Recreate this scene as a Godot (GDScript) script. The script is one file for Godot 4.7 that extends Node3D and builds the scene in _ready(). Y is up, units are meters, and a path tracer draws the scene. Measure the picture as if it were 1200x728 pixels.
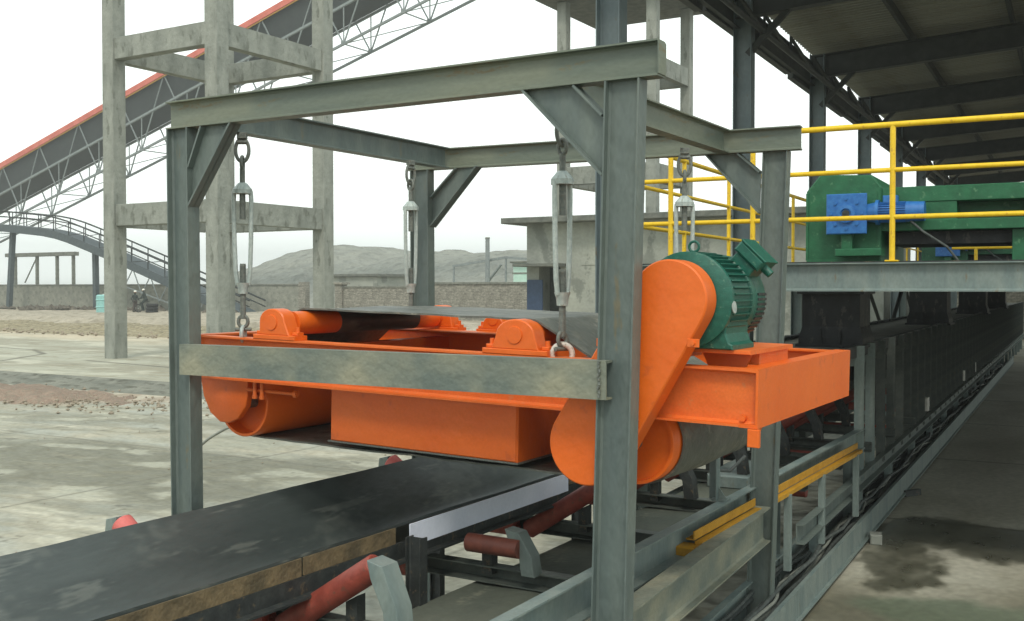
extends Node3D
# A suspended magnetic separator in a steel portal over a belt conveyor, industrial yard, overcast day.

# ------------------------------------------------------------------ geometry
class G:
	var v := PackedVector3Array()
	var n := PackedVector3Array()

	func tri(a: Vector3, b: Vector3, c: Vector3, na: Vector3, nb: Vector3, nc: Vector3) -> void:
		var x := (b - a).cross(c - a)
		if x.length_squared() < 1e-16:
			return
		if x.dot(na + nb + nc) > 0.0:
			v.append(a); v.append(c); v.append(b)
			n.append(na); n.append(nc); n.append(nb)
		else:
			v.append(a); v.append(b); v.append(c)
			n.append(na); n.append(nb); n.append(nc)

	func quad(a: Vector3, b: Vector3, c: Vector3, d: Vector3, nn: Vector3) -> void:
		tri(a, b, c, nn, nn, nn)
		tri(a, c, d, nn, nn, nn)

	func squad(a: Vector3, b: Vector3, c: Vector3, d: Vector3, na: Vector3, nb: Vector3, nc: Vector3, nd: Vector3) -> void:
		tri(a, b, c, na, nb, nc)
		tri(a, c, d, na, nc, nd)

	# polygon in T's xy plane, extruded from 0 to depth along T's z; smooth > 0 rounds side normals below that angle
	func prism(poly: PackedVector2Array, T: Transform3D, depth: float, bevel := 0.0, smooth := 0.5) -> void:
		var p := poly.duplicate()
		if Geometry2D.is_polygon_clockwise(p):
			p.reverse()
		var m := p.size()
		var cap := p
		if bevel > 0.0:
			var off := Geometry2D.offset_polygon(p, -bevel, Geometry2D.JOIN_MITER)
			if off.size() == 1 and off[0].size() == m:
				cap = off[0]
				if Geometry2D.is_polygon_clockwise(cap):
					cap.reverse()
				var best := 0
				var bd := 1e9
				for i in m:
					var dd := cap[i].distance_to(p[0])
					if dd < bd:
						bd = dd; best = i
				var c2 := PackedVector2Array()
				for i in m:
					c2.append(cap[(i + best) % m])
				cap = c2
			else:
				bevel = 0.0
		var en := PackedVector2Array()
		for i in m:
			var e := (p[(i + 1) % m] - p[i]).normalized()
			en.append(Vector2(e.y, -e.x))
		var idx := Geometry2D.triangulate_polygon(cap)
		var zn := T.basis * Vector3(0, 0, 1)
		for k in range(0, idx.size(), 3):
			var a := cap[idx[k]]
			var b := cap[idx[k + 1]]
			var c := cap[idx[k + 2]]
			tri(T * Vector3(a.x, a.y, depth), T * Vector3(b.x, b.y, depth), T * Vector3(c.x, c.y, depth), zn, zn, zn)
			tri(T * Vector3(a.x, a.y, 0), T * Vector3(b.x, b.y, 0), T * Vector3(c.x, c.y, 0), -zn, -zn, -zn)
		for i in m:
			var j := (i + 1) % m
			var n0 := en[i]
			var n1 := en[i]
			if en[(i + m - 1) % m].dot(en[i]) > cos(smooth):
				n0 = (en[(i + m - 1) % m] + en[i]).normalized()
			if en[j].dot(en[i]) > cos(smooth):
				n1 = (en[j] + en[i]).normalized()
			var a3 := T.basis * Vector3(n0.x, n0.y, 0)
			var b3 := T.basis * Vector3(n1.x, n1.y, 0)
			squad(T * Vector3(p[i].x, p[i].y, bevel), T * Vector3(p[j].x, p[j].y, bevel), T * Vector3(p[j].x, p[j].y, depth - bevel), T * Vector3(p[i].x, p[i].y, depth - bevel), a3, b3, b3, a3)
			if bevel > 0.0:
				var a4 := (a3 + zn).normalized()
				var b4 := (b3 + zn).normalized()
				squad(T * Vector3(p[i].x, p[i].y, depth - bevel), T * Vector3(p[j].x, p[j].y, depth - bevel), T * Vector3(cap[j].x, cap[j].y, depth), T * Vector3(cap[i].x, cap[i].y, depth), a4, b4, b4, a4)
				a4 = (a3 - zn).normalized()
				b4 = (b3 - zn).normalized()
				squad(T * Vector3(p[i].x, p[i].y, bevel), T * Vector3(p[j].x, p[j].y, bevel), T * Vector3(cap[j].x, cap[j].y, 0), T * Vector3(cap[i].x, cap[i].y, 0), a4, b4, b4, a4)

	func box(c: Vector3, s: Vector3, B := Basis.IDENTITY, bevel := 0.0) -> void:
		var h := s * 0.5
		prism(PackedVector2Array([Vector2(-h.x, -h.y), Vector2(h.x, -h.y), Vector2(h.x, h.y), Vector2(-h.x, h.y)]), Transform3D(B, c - B * Vector3(0, 0, h.z)), s.z, bevel)

	func boxmm(a: Vector3, b: Vector3, bevel := 0.0) -> void:
		box((a + b) * 0.5, (b - a).abs(), Basis.IDENTITY, bevel)

	static func frame(p0: Vector3, p1: Vector3, up: Vector3) -> Transform3D:
		var z := (p1 - p0).normalized()
		var x := up.cross(z)
		if x.length() < 0.001:
			x = Vector3(1, 0, 0).cross(z)
			if x.length() < 0.001:
				x = Vector3(0, 0, 1).cross(z)
		x = x.normalized()
		return Transform3D(Basis(x, z.cross(x).normalized(), z), p0)

	func bar(p0: Vector3, p1: Vector3, w: float, h: float, up := Vector3.UP, bevel := 0.0) -> void:
		prism(PackedVector2Array([Vector2(-w / 2, -h / 2), Vector2(w / 2, -h / 2), Vector2(w / 2, h / 2), Vector2(-w / 2, h / 2)]), frame(p0, p1, up), p0.distance_to(p1), bevel)

	# I section: h tall along up, flanges b wide
	func ibeam(p0: Vector3, p1: Vector3, h: float, b: float, tf: float, tw: float, up := Vector3.UP) -> void:
		var a := b / 2
		var q := h / 2
		var w := tw / 2
		var r := tf * 0.9
		prism(PackedVector2Array([Vector2(-a, -q), Vector2(a, -q), Vector2(a, -q + tf * .8), Vector2(w + r, -q + tf), Vector2(w, -q + tf + r), Vector2(w, q - tf - r), Vector2(w + r, q - tf), Vector2(a, q - tf * .8), Vector2(a, q), Vector2(-a, q), Vector2(-a, q - tf * .8), Vector2(-w - r, q - tf), Vector2(-w, q - tf - r), Vector2(-w, -q + tf + r), Vector2(-w - r, -q + tf), Vector2(-a, -q + tf * .8)]), frame(p0, p1, up), p0.distance_to(p1))

	# channel: h tall along up; web at -x of the frame, flanges reach to +x (flip turns it round)
	func channel(p0: Vector3, p1: Vector3, h: float, b: float, t: float, up := Vector3.UP, flip := false) -> void:
		var q := h / 2
		var s := -1.0 if flip else 1.0
		prism(PackedVector2Array([Vector2(0, -q), Vector2(s * b, -q), Vector2(s * b, -q + t), Vector2(s * t, -q + t * 1.5), Vector2(s * t, q - t * 1.5), Vector2(s * b, q - t), Vector2(s * b, q), Vector2(0, q)]), frame(p0, p1, up), p0.distance_to(p1))

	func angle(p0: Vector3, p1: Vector3, s: float, t: float, up := Vector3.UP, flip := false) -> void:
		var k := -1.0 if flip else 1.0
		prism(PackedVector2Array([Vector2(0, 0), Vector2(k * s, 0), Vector2(k * s, t), Vector2(k * t, t), Vector2(k * t, s), Vector2(0, s)]), frame(p0, p1, up), p0.distance_to(p1))

	func tube(p0: Vector3, p1: Vector3, r0: float, r1: float, seg := 12, caps := true) -> void:
		var T := frame(p0, p1, Vector3.UP)
		var L := p0.distance_to(p1)
		var sl := (r0 - r1) / maxf(L, 1e-5)
		for i in seg:
			var a := TAU * i / seg
			var b := TAU * (i + 1) / seg
			var ca := Vector3(cos(a), sin(a), 0)
			var cb := Vector3(cos(b), sin(b), 0)
			var na := (T.basis * Vector3(ca.x, ca.y, sl)).normalized()
			var nb := (T.basis * Vector3(cb.x, cb.y, sl)).normalized()
			squad(T * (ca * r0), T * (cb * r0), T * (cb * r1 + Vector3(0, 0, L)), T * (ca * r1 + Vector3(0, 0, L)), na, nb, nb, na)
			if caps:
				var z := T.basis.z
				tri(T * (ca * r1 + Vector3(0, 0, L)), T * (cb * r1 + Vector3(0, 0, L)), T * Vector3(0, 0, L), z, z, z)
				tri(T * (ca * r0), T * (cb * r0), p0, -z, -z, -z)

	# turned profile: points (radius, height along T.z); corners sharper than 40 degrees stay sharp
	func lathe(prof: PackedVector2Array, T: Transform3D, seg := 24, a0 := 0.0, a1 := TAU) -> void:
		var m := prof.size()
		var fn := PackedVector2Array()
		for i in m - 1:
			var e := (prof[i + 1] - prof[i]).normalized()
			fn.append(Vector2(e.y, -e.x))
		for i in m - 1:
			var n0 := fn[i]
			var n1 := fn[i]
			if i > 0 and fn[i - 1].dot(fn[i]) > 0.77:
				n0 = (fn[i - 1] + fn[i]).normalized()
			if i < m - 2 and fn[i + 1].dot(fn[i]) > 0.77:
				n1 = (fn[i + 1] + fn[i]).normalized()
			for k in seg:
				var a := a0 + (a1 - a0) * k / seg
				var b := a0 + (a1 - a0) * (k + 1) / seg
				var p := prof[i]
				var q := prof[i + 1]
				squad(T * Vector3(p.x * cos(a), p.x * sin(a), p.y), T * Vector3(p.x * cos(b), p.x * sin(b), p.y), T * Vector3(q.x * cos(b), q.x * sin(b), q.y), T * Vector3(q.x * cos(a), q.x * sin(a), q.y), T.basis * Vector3(n0.x * cos(a), n0.x * sin(a), n0.y), T.basis * Vector3(n0.x * cos(b), n0.x * sin(b), n0.y), T.basis * Vector3(n1.x * cos(b), n1.x * sin(b), n1.y), T.basis * Vector3(n1.x * cos(a), n1.x * sin(a), n1.y))

	func path(pts: PackedVector3Array, r: float, seg := 8, closed := false) -> void:
		var m := pts.size()
		var rings: Array = []
		var up := Vector3(0.13, 0.97, 0.21)
		for i in m:
			var a := pts[(i + m - 1) % m] if (closed or i > 0) else pts[i]
			var b := pts[(i + 1) % m] if (closed or i < m - 1) else pts[i]
			var z := (b - a).normalized()
			var x := up.cross(z)
			if x.length() < 0.05:
				x = Vector3(1, 0, 0.1).cross(z)
			x = x.normalized()
			var y := z.cross(x)
			up = y
			var ring := PackedVector3Array()
			for k in seg:
				ring.append((x * cos(TAU * k / seg) + y * sin(TAU * k / seg)))
			rings.append(ring)
		for i in (m if closed else m - 1):
			var j := (i + 1) % m
			var ra: PackedVector3Array = rings[i]
			var rb: PackedVector3Array = rings[j]
			var sh := 0
			if closed and j == 0:
				var bd := -2.0
				for k in seg:
					var dd := ra[0].dot(rb[k])
					if dd > bd:
						bd = dd; sh = k
			for k in seg:
				var l := (k + 1) % seg
				squad(pts[i] + ra[k] * r, pts[i] + ra[l] * r, pts[j] + rb[(l + sh) % seg] * r, pts[j] + rb[(k + sh) % seg] * r, ra[k], ra[l], rb[(l + sh) % seg], rb[(k + sh) % seg])

	func ring(c: Vector3, axis: Vector3, R: float, r: float, seg := 20, squash := 1.0, upv := Vector3.UP) -> void:
		var T := frame(c, c + axis, upv)
		var pts := PackedVector3Array()
		for i in seg:
			pts.append(T * Vector3(cos(TAU * i / seg) * R, sin(TAU * i / seg) * R * squash, 0))
		path(pts, r, 8, true)

	func sheet(f: Callable, nx: int, nz: int) -> void:   # f(u, v) -> point, smooth
		var pts: Array = []
		for j in nz + 1:
			var row := PackedVector3Array()
			for i in nx + 1:
				row.append(f.call(float(i) / nx, float(j) / nz))
			pts.append(row)
		var nr: Array = []
		for j in nz + 1:
			var row := PackedVector3Array()
			for i in nx + 1:
				var dx: Vector3 = pts[j][mini(i + 1, nx)] - pts[j][maxi(i - 1, 0)]
				var dz: Vector3 = pts[mini(j + 1, nz)][i] - pts[maxi(j - 1, 0)][i]
				var q := dz.cross(dx).normalized()
				if q.y < 0:
					q = -q
				row.append(q)
			nr.append(row)
		for j in nz:
			for i in nx:
				squad(pts[j][i], pts[j][i + 1], pts[j + 1][i + 1], pts[j + 1][i], nr[j][i], nr[j][i + 1], nr[j + 1][i + 1], nr[j + 1][i])

	func hexbolt(c: Vector3, axis: Vector3, r: float, h: float) -> void:
		tube(c, c + axis.normalized() * h, r, r * 0.94, 6)

	func stone(c: Vector3, r: float, rng: RandomNumberGenerator) -> void:
		var pts := PackedVector3Array()
		for k in 6:
			pts.append(c + Vector3([1, -1, 0, 0, 0, 0][k], [0, 0, 1, -1, 0, 0][k] * .7, [0, 0, 0, 0, 1, -1][k]).rotated(Vector3.UP, c.x * 7.0) * r * rng.randf_range(.6, 1.2))
		for f in [[0, 2, 4], [4, 2, 1], [1, 2, 5], [5, 2, 0], [0, 3, 4], [4, 3, 1], [1, 3, 5], [5, 3, 0]]:
			var a := pts[f[0]]
			var b := pts[f[1]]
			var d := pts[f[2]]
			var q := (b - a).cross(d - a).normalized()
			if q.dot((a + b + d) / 3.0 - c) < 0:
				q = -q
			tri(a, b, d, q, q, q)

	func mesh() -> ArrayMesh:
		var arr := []
		arr.resize(Mesh.ARRAY_MAX)
		arr[Mesh.ARRAY_VERTEX] = v
		arr[Mesh.ARRAY_NORMAL] = n
		var am := ArrayMesh.new()
		am.add_surface_from_arrays(Mesh.PRIMITIVE_TRIANGLES, arr)
		return am

# ------------------------------------------------------------------ scene helpers
var taken := {}
var M := {}
const TURN := 0.04766            # the bunker building stands 2.73 degrees off the portal

func numbered(called: String) -> String:
	var k: int = taken.get(called, 0)
	taken[called] = k + 1
	return called if k == 0 else "%s_%03d" % [called, k]

func obj(called: String, g: G, m: Material, parent: Node = null) -> MeshInstance3D:
	var o := MeshInstance3D.new()
	o.mesh = g.mesh()
	o.material_override = m
	if parent == null:
		o.name = numbered(called)
		add_child(o, true)
	else:
		var k := 0
		var nm := called
		while parent.has_node(NodePath(nm)):
			k += 1
			nm = "%s_%03d" % [called, k]
		o.name = nm
		parent.add_child(o, true)
	return o

func again(o: MeshInstance3D, T: Transform3D) -> MeshInstance3D:   # one more piece of the same shape, beside o
	var c := MeshInstance3D.new()
	c.mesh = o.mesh
	c.material_override = o.material_override
	var base := String(o.name)
	if base.length() > 4 and base.substr(base.length() - 4, 1) == "_" and base.right(3).is_valid_int():
		base = base.left(base.length() - 4)
	var k := 1
	while o.get_parent().has_node(NodePath("%s_%03d" % [base, k])):
		k += 1
	c.name = "%s_%03d" % [base, k]
	o.get_parent().add_child(c, true)
	c.transform = T
	return c

func thing(called: String, label: String, category: String, at := Vector3.ZERO, turn := 0.0, group := "") -> Node3D:
	var o := Node3D.new()
	o.name = numbered(called)
	add_child(o, true)
	o.position = at
	o.rotation.y = turn
	tag(o, label, category, group)
	return o

func tag(o: Node, label: String, category: String, group := "", kind := "") -> void:
	if label: o.set_meta("label", label)
	if category: o.set_meta("category", category)
	if group: o.set_meta("group", group)
	if kind: o.set_meta("kind", kind)

func struct(called: String, label: String, g: G, m: Material) -> MeshInstance3D:
	var o := obj(called, g, m)
	tag(o, label, called.replace("_", " "), "", "structure")
	return o

func copy(src: Node3D, label: String, at: Vector3, turn: float) -> Node3D:
	var c: Node3D = src.duplicate()
	var base := String(src.name)
	c.name = numbered(base)
	add_child(c, true)
	c.position = at
	c.rotation.y = turn
	c.set_meta("label", label)
	return c

func V(x: float, y: float, z: float) -> Vector3:
	return Vector3(x, y, z)

func W(x: float, y: float, z: float) -> Vector3:      # a point given in the bunker building's own axes
	return Vector3(x, y, z).rotated(Vector3.UP, TURN)

# ------------------------------------------------------------------ textures
func noise_bytes(size: int, seed_: int, freq: float, oct: int, stretch := Vector2.ONE, kind := FastNoiseLite.TYPE_SIMPLEX_SMOOTH) -> PackedByteArray:
	var f := FastNoiseLite.new()
	f.seed = seed_
	f.noise_type = kind
	f.frequency = freq
	f.fractal_octaves = oct
	var w := int(size * stretch.x)
	var h := int(size * stretch.y)
	var im := f.get_seamless_image(w, h)
	im.convert(Image.FORMAT_L8)
	if w != size or h != size:
		im.resize(size, size, Image.INTERPOLATE_CUBIC)
	return im.get_data()

# base tones c0..c1 by coarse noise, fine grain, spots of c2 where a third noise passes `thr`; stretch lengthens the pattern along v
func tex(seed_: int, c0: Color, c1: Color, grain: float, c2 := Color(0, 0, 0), thr := 2.0, f1 := 0.02, f2 := 0.12, f3 := 0.03, stretch := Vector2.ONE, size := 256) -> ImageTexture:
	var a := noise_bytes(size, seed_, f1, 4, stretch)
	var b := noise_bytes(size, seed_ + 7, f2, 3)
	var c := noise_bytes(size, seed_ + 13, f3, 5, stretch)
	var out := PackedByteArray()
	out.resize(size * size * 3)
	for i in size * size:
		var t := clampf((a[i] / 255.0 - 0.5) * 1.4 + 0.5, 0, 1)
		var k := 1.0 + (b[i] / 255.0 - 0.5) * grain
		var col := c0.lerp(c1, t)
		if thr < 1.5:
			col = col.lerp(c2, smoothstep(thr, thr + 0.16, c[i] / 255.0 + (b[i] / 255.0 - .5) * .25))
		out[i * 3] = int(clampf(col.r * k, 0, 1) * 255)
		out[i * 3 + 1] = int(clampf(col.g * k, 0, 1) * 255)
		out[i * 3 + 2] = int(clampf(col.b * k, 0, 1) * 255)
	var im := Image.create_from_data(size, size, false, Image.FORMAT_RGB8, out)
	im.generate_mipmaps()
	return ImageTexture.create_from_image(im)

func bump(seed_: int, freq: float, oct: int, strength: float, size := 256, stretch := Vector2.ONE) -> ImageTexture:
	var d := noise_bytes(size, seed_, freq, oct, stretch)
	var im := Image.create_from_data(size, size, false, Image.FORMAT_L8, d)
	im.convert(Image.FORMAT_RGBA8)
	im.bump_map_to_normal_map(strength)
	im.generate_mipmaps()
	return ImageTexture.create_from_image(im)

func mat(called: String, t: Texture2D, rough: float, scale: Vector3, nrm: Texture2D = null, ns := 0.5, metal := 0.0) -> StandardMaterial3D:
	var m := StandardMaterial3D.new()
	m.albedo_texture = t
	m.roughness = rough
	m.metallic = metal
	m.uv1_triplanar = true
	m.uv1_scale = scale
	if nrm:
		m.normal_enabled = true
		m.normal_texture = nrm
		m.normal_scale = ns
	M[called] = m
	return m

func S(r: float, g: float, b: float) -> Color:        # 0..255 sRGB
	return Color(r / 255.0, g / 255.0, b / 255.0)

func make_materials() -> void:
	var bp := bump(3, 0.05, 4, 6.0)
	var bfine := bump(5, 0.2, 3, 5.0)
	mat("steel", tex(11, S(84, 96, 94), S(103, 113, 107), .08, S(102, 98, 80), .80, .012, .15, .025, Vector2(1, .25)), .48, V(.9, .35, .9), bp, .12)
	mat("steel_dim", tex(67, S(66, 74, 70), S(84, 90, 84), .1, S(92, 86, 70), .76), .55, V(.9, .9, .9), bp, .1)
	mat("steel_beam", tex(12, S(94, 104, 94), S(114, 120, 104), .08, S(108, 98, 70), .78, .012, .15, .025, Vector2(.3, 1)), .5, V(.5, 1.2, .5), bp, .12)
	mat("steel_mud", tex(13, S(98, 108, 101), S(140, 139, 119), .10, S(150, 148, 126), 2.0, .008, .15, .03), .7, V(.8, 1.1, .8), bp, .2)
	mat("steel_blue", tex(14, S(104, 119, 117), S(126, 137, 131), .10, S(108, 104, 88), .84, .02, .15, .03, Vector2(1, .4)), .5, V(1, .5, 1), bp, .1)
	mat("galvanised", tex(15, S(222, 228, 242), S(230, 235, 248), .03), .4, V(1, 1, 1))
	mat("zinc", tex(16, S(150, 162, 158), S(184, 192, 186), .10, S(128, 122, 104), .76, .03), .45, V(5, 3, 5), bfine, .1, .1)
	mat("zinc_dark", tex(17, S(92, 98, 94), S(122, 126, 118), .15, S(104, 92, 74), .72, .03), .6, V(5, 5, 5), bfine, .2, .1)
	mat("white_shackle", tex(18, S(190, 182, 170), S(206, 200, 190), .1, S(128, 110, 90), .7), .5, V(5, 5, 5))
	mat("orange", tex(19, S(220, 98, 20), S(226, 106, 28), .04, S(206, 94, 34), .80, .01, .2, .02), .42, V(.8, .8, .8), bp, .06)
	mat("orange_dusty", tex(20, S(216, 100, 30), S(224, 110, 40), .07, S(204, 114, 62), .72, .012, .18, .03), .55, V(1.2, 1.2, 1.2), bp, .1)
	mat("belt_grey", tex(21, S(84, 88, 82), S(106, 108, 100), .12, S(124, 122, 110), .70, .014, .15, .02), .5, V(.8, .8, .8), bp, .3)
	mat("belt_black", tex(22, S(52, 59, 58), S(70, 77, 75), .10, S(98, 102, 96), .70, .008, .14, .014), .5, V(1.1, .55, .20), bp, .1)
	mat("belt_flat", tex(23, S(78, 84, 74), S(96, 100, 88), .10, S(108, 110, 96), .72, .012, .14, .02, Vector2(1, .4)), .8, V(.5, .5, .5), bp, .15)
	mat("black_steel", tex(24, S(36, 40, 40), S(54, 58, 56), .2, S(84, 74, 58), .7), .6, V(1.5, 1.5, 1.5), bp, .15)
	mat("rust", tex(25, S(84, 74, 54), S(116, 100, 72), .16, S(74, 70, 56), 2.0, .012, .14, .02), .8, V(1.4, 1.4, 1.4), bp, .3)
	mat("red_roller", tex(26, S(124, 52, 40), S(150, 70, 56), .12, S(104, 66, 52), .74, .02), .55, V(2, 2, 2), bp, .12)
	mat("red_dark", tex(66, S(84, 42, 32), S(108, 56, 42), .12), .6, V(2, 2, 2))
	mat("pink_roller", tex(27, S(196, 92, 88), S(208, 112, 104), .1), .55, V(2, 2, 2), bp, .1)
	mat("green_motor", tex(28, S(20, 82, 68), S(32, 100, 84), .1, S(84, 120, 100), .74, .03), .42, V(2.5, 2.5, 2.5), bfine, .12)
	mat("green_feeder", tex(29, S(22, 86, 54), S(32, 102, 66), .08, S(74, 118, 84), .76), .5, V(1, 1, 1), bp, .08)
	mat("blue_gear", tex(30, S(34, 96, 164), S(50, 116, 180), .06), .45, V(3, 3, 3))
	mat("yellow", tex(31, S(226, 186, 20), S(236, 198, 40), .06, S(196, 150, 40), .74), .45, V(1.5, 1.5, 1.5), bp, .06)
	mat("yellow_worn", tex(32, S(172, 126, 24), S(188, 142, 36), .10, S(120, 88, 46), 2.0, .012, .12, .02), .6, V(1.4, 1.4, 1.4), bp, .1)
	mat("concrete", tex(33, S(124, 128, 120), S(148, 151, 142), .12, S(108, 111, 102), .66, .008, .16, .012, Vector2(1, .6), 512), .92, V(.3, .22, .3), bump(6, .06, 5, 8.0), .15)
	mat("plaster", tex(34, S(138, 142, 134), S(160, 163, 152), .08, S(122, 126, 118), .64, .012, .16, .015, Vector2(1, .4)), .92, V(.16, .16, .16), bp, .2)
	mat("roof_slab", tex(35, S(88, 92, 86), S(112, 114, 106), .1), .9, V(.4, .4, .4), bp, .2)
	mat("dark_door", tex(36, S(40, 58, 84), S(50, 70, 98), .1), .5, V(1, 1, 1))
	mat("dark_void", tex(37, S(52, 56, 54), S(70, 72, 68), .1), .9, V(1, 1, 1))
	mat("brick", brick_tex(), .95, V(.5, .5, .5), bp, .3)
	mat("wall_grey", tex(64, S(122, 124, 114), S(142, 142, 130), .1, S(112, 114, 104), .64), .95, V(.2, .2, .2), bp, .2)
	mat("coping", tex(38, S(104, 106, 98), S(128, 130, 120), .1), .9, V(.5, .5, .5))
	mat("chute", tex(39, S(26, 28, 30), S(40, 42, 44), .2, S(64, 62, 58), .72, .02, .15, .03, Vector2(1, .4)), .6, V(1, 1, 1), bp, .15)
	mat("shed_steel", tex(40, S(92, 106, 110), S(108, 120, 122), .08, S(98, 90, 76), .82), .55, V(.5, .3, .5))
	mat("roof_sheet", tex(41, S(124, 126, 116), S(146, 145, 134), .1, S(110, 106, 90), .64, .012, .15, .02, Vector2(.3, 1)), .6, V(.3, .3, .3), bp, .1)
	mat("rafter", tex(42, S(40, 44, 42), S(56, 60, 56), .1), .6, V(.5, .5, .5))
	mat("gallery_red", tex(43, S(190, 92, 74), S(206, 112, 94), .1), .6, V(.1, .1, .1))
	mat("gallery_dark", tex(44, S(24, 31, 29), S(34, 41, 38), .12), .7, V(.15, .15, .15))
	mat("truss", tex(45, S(112, 120, 120), S(132, 140, 138), .1), .6, V(.5, .5, .5))
	mat("trestle_blue", tex(46, S(58, 68, 72), S(74, 84, 86), .1), .6, V(.5, .5, .5))
	mat("hill", tex(47, S(122, 124, 116), S(144, 145, 134), .2, S(108, 110, 102), .60, .02, .16, .03, Vector2.ONE, 512), 1.0, V(.035, .035, .035), bump(8, .04, 6, 10.0), .6)
	mat("dirt", tex(48, S(136, 126, 100), S(164, 153, 126), .28, S(112, 104, 80), .58, .03, .2, .04, Vector2.ONE, 512), 1.0, V(.12, .12, .12), bump(9, .07, 5, 10.0), .9)
	mat("dirt_pale", tex(65, S(150, 142, 124), S(176, 166, 148), .22, S(132, 124, 106), .6, .02, .2, .03), 1.0, V(.12, .12, .12), bump(9, .07, 5, 10.0), .5)
	mat("gravel", tex(49, S(152, 128, 112), S(170, 150, 132), .4, S(142, 136, 118), .6, .04, .3, .05), 1.0, V(.6, .6, .6), bump(10, .2, 3, 12.0), 1.0)
	mat("rubble", tex(50, S(70, 66, 58), S(116, 108, 94), .3), 1.0, V(.6, .6, .6))
	mat("rubble_pale", tex(63, S(128, 118, 102), S(156, 144, 126), .3), 1.0, V(.6, .6, .6))
	mat("cable", tex(51, S(58, 64, 62), S(86, 92, 88), .2), .7, V(3, 3, 3))
	mat("hose_grey", tex(52, S(120, 124, 116), S(140, 144, 134), .1), .6, V(3, 3, 3))
	mat("pale_green", tex(53, S(176, 212, 196), S(196, 224, 210), .06), .6, V(.3, .3, .3))
	mat("teal", tex(54, S(124, 178, 174), S(148, 196, 190), .1), .5, V(1, 1, 1))
	mat("white_box", tex(55, S(206, 206, 198), S(222, 222, 214), .06), .6, V(1, 1, 1))
	mat("kerb", tex(56, S(96, 98, 88), S(128, 128, 116), .16, S(84, 84, 72), .6, .02, .15, .03, Vector2(.5, 1)), .95, V(.3, .3, .3), bp, .3)
	mat("clothes_dark", tex(57, S(40, 50, 46), S(58, 66, 60), .2), .95, V(3, 3, 3))
	mat("clothes_brown", tex(58, S(70, 62, 56), S(92, 82, 74), .2), .95, V(3, 3, 3))
	mat("helmet", tex(59, S(214, 214, 200), S(224, 224, 212), .05), .4, V(3, 3, 3))
	mat("skin", tex(60, S(150, 112, 88), S(168, 128, 100), .08), .7, V(3, 3, 3))
	mat("tyre", tex(61, S(30, 30, 30), S(44, 44, 42), .15), .9, V(3, 3, 3))
	mat("drum_inner", tex(62, S(206, 84, 22), S(220, 96, 30), .08), .6, V(1, 1, 1))

func brick_tex() -> ImageTexture:
	# grey cement bricks, seen from more than fifty metres: courses of 62 mm in a 2 m tile
	var s := 512
	var nz := noise_bytes(s, 91, .02, 4)
	var fine := noise_bytes(s, 92, .2, 2)
	var rng := RandomNumberGenerator.new()
	rng.seed = 77
	var tone := PackedFloat32Array()
	for i in 64 * 16:
		tone.append(rng.randf_range(.82, 1.14))
	var out := PackedByteArray()
	out.resize(s * s * 3)
	for y in s:
		var row := y / 16
		for x in s:
			var xx := (x + (32 if row % 2 == 1 else 0)) % s
			var k: float = tone[row * 16 + (xx / 64) % 16]
			if y % 16 < 3 or xx % 64 < 3:
				k = 1.2
			k *= 1.0 + (nz[y * s + x] / 255.0 - .5) * .3 + (fine[y * s + x] / 255.0 - .5) * .2
			var i := (y * s + x) * 3
			out[i] = int(clampf(.49 * k, 0, 1) * 255)
			out[i + 1] = int(clampf(.48 * k, 0, 1) * 255)
			out[i + 2] = int(clampf(.44 * k, 0, 1) * 255)
	var im := Image.create_from_data(s, s, false, Image.FORMAT_RGB8, out)
	im.generate_mipmaps()
	return ImageTexture.create_from_image(im)

func fnl(seed_: int, freq: float, oct := 4) -> FastNoiseLite:
	var f := FastNoiseLite.new()
	f.seed = seed_
	f.frequency = freq
	f.fractal_octaves = oct
	return f

func seg_d(p: Vector2, a: Vector2, b: Vector2) -> float:
	return p.distance_to(Geometry2D.get_closest_point_to_segment(p, a, b))

# a ground sheet with its own stained-concrete image; f(x, z) -> Color
func ground_sheet(called: String, label: String, x0: float, x1: float, z0: float, z1: float, y: float, w: int, h: int, f: Callable, turn: float, nrm: Texture2D, rough: float) -> void:
	var out := PackedByteArray()
	out.resize(w * h * 3)
	var ro := PackedByteArray()
	ro.resize(w * h)
	for j in h:
		var z := lerpf(z0, z1, (j + .5) / h)
		for i in w:
			var c: Color = f.call(lerpf(x0, x1, (i + .5) / w), z)
			var k := (j * w + i) * 3
			ro[j * w + i] = int(clampf(c.a * rough, 0, 1) * 255)
			out[k] = int(clampf(c.r, 0, 1) * 255)
			out[k + 1] = int(clampf(c.g, 0, 1) * 255)
			out[k + 2] = int(clampf(c.b, 0, 1) * 255)
	var im := Image.create_from_data(w, h, false, Image.FORMAT_RGB8, out)
	im.generate_mipmaps()
	var st := SurfaceTool.new()
	st.begin(Mesh.PRIMITIVE_TRIANGLES)
	var q := [[x0, z0, 0, 0], [x1, z0, 1, 0], [x1, z1, 1, 1], [x0, z1, 0, 1]]
	for k in [0, 1, 2, 0, 2, 3]:
		st.set_normal(Vector3.UP)
		st.set_uv(Vector2(q[k][2], q[k][3]))
		st.add_vertex(Vector3(q[k][0], 0, q[k][1]))
	st.generate_tangents()
	var m := StandardMaterial3D.new()
	m.albedo_texture = ImageTexture.create_from_image(im)
	m.roughness = 1.0
	m.roughness_texture = ImageTexture.create_from_image(Image.create_from_data(w, h, false, Image.FORMAT_L8, ro))
	if nrm:
		m.normal_enabled = true
		m.normal_texture = nrm
		m.normal_scale = .3
	var o := MeshInstance3D.new()
	o.mesh = st.commit()
	o.material_override = m
	o.name = numbered(called)
	add_child(o, true)
	o.position.y = y
	o.rotation.y = turn
	tag(o, label, called.replace("_", " "), "", "structure")

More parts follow.
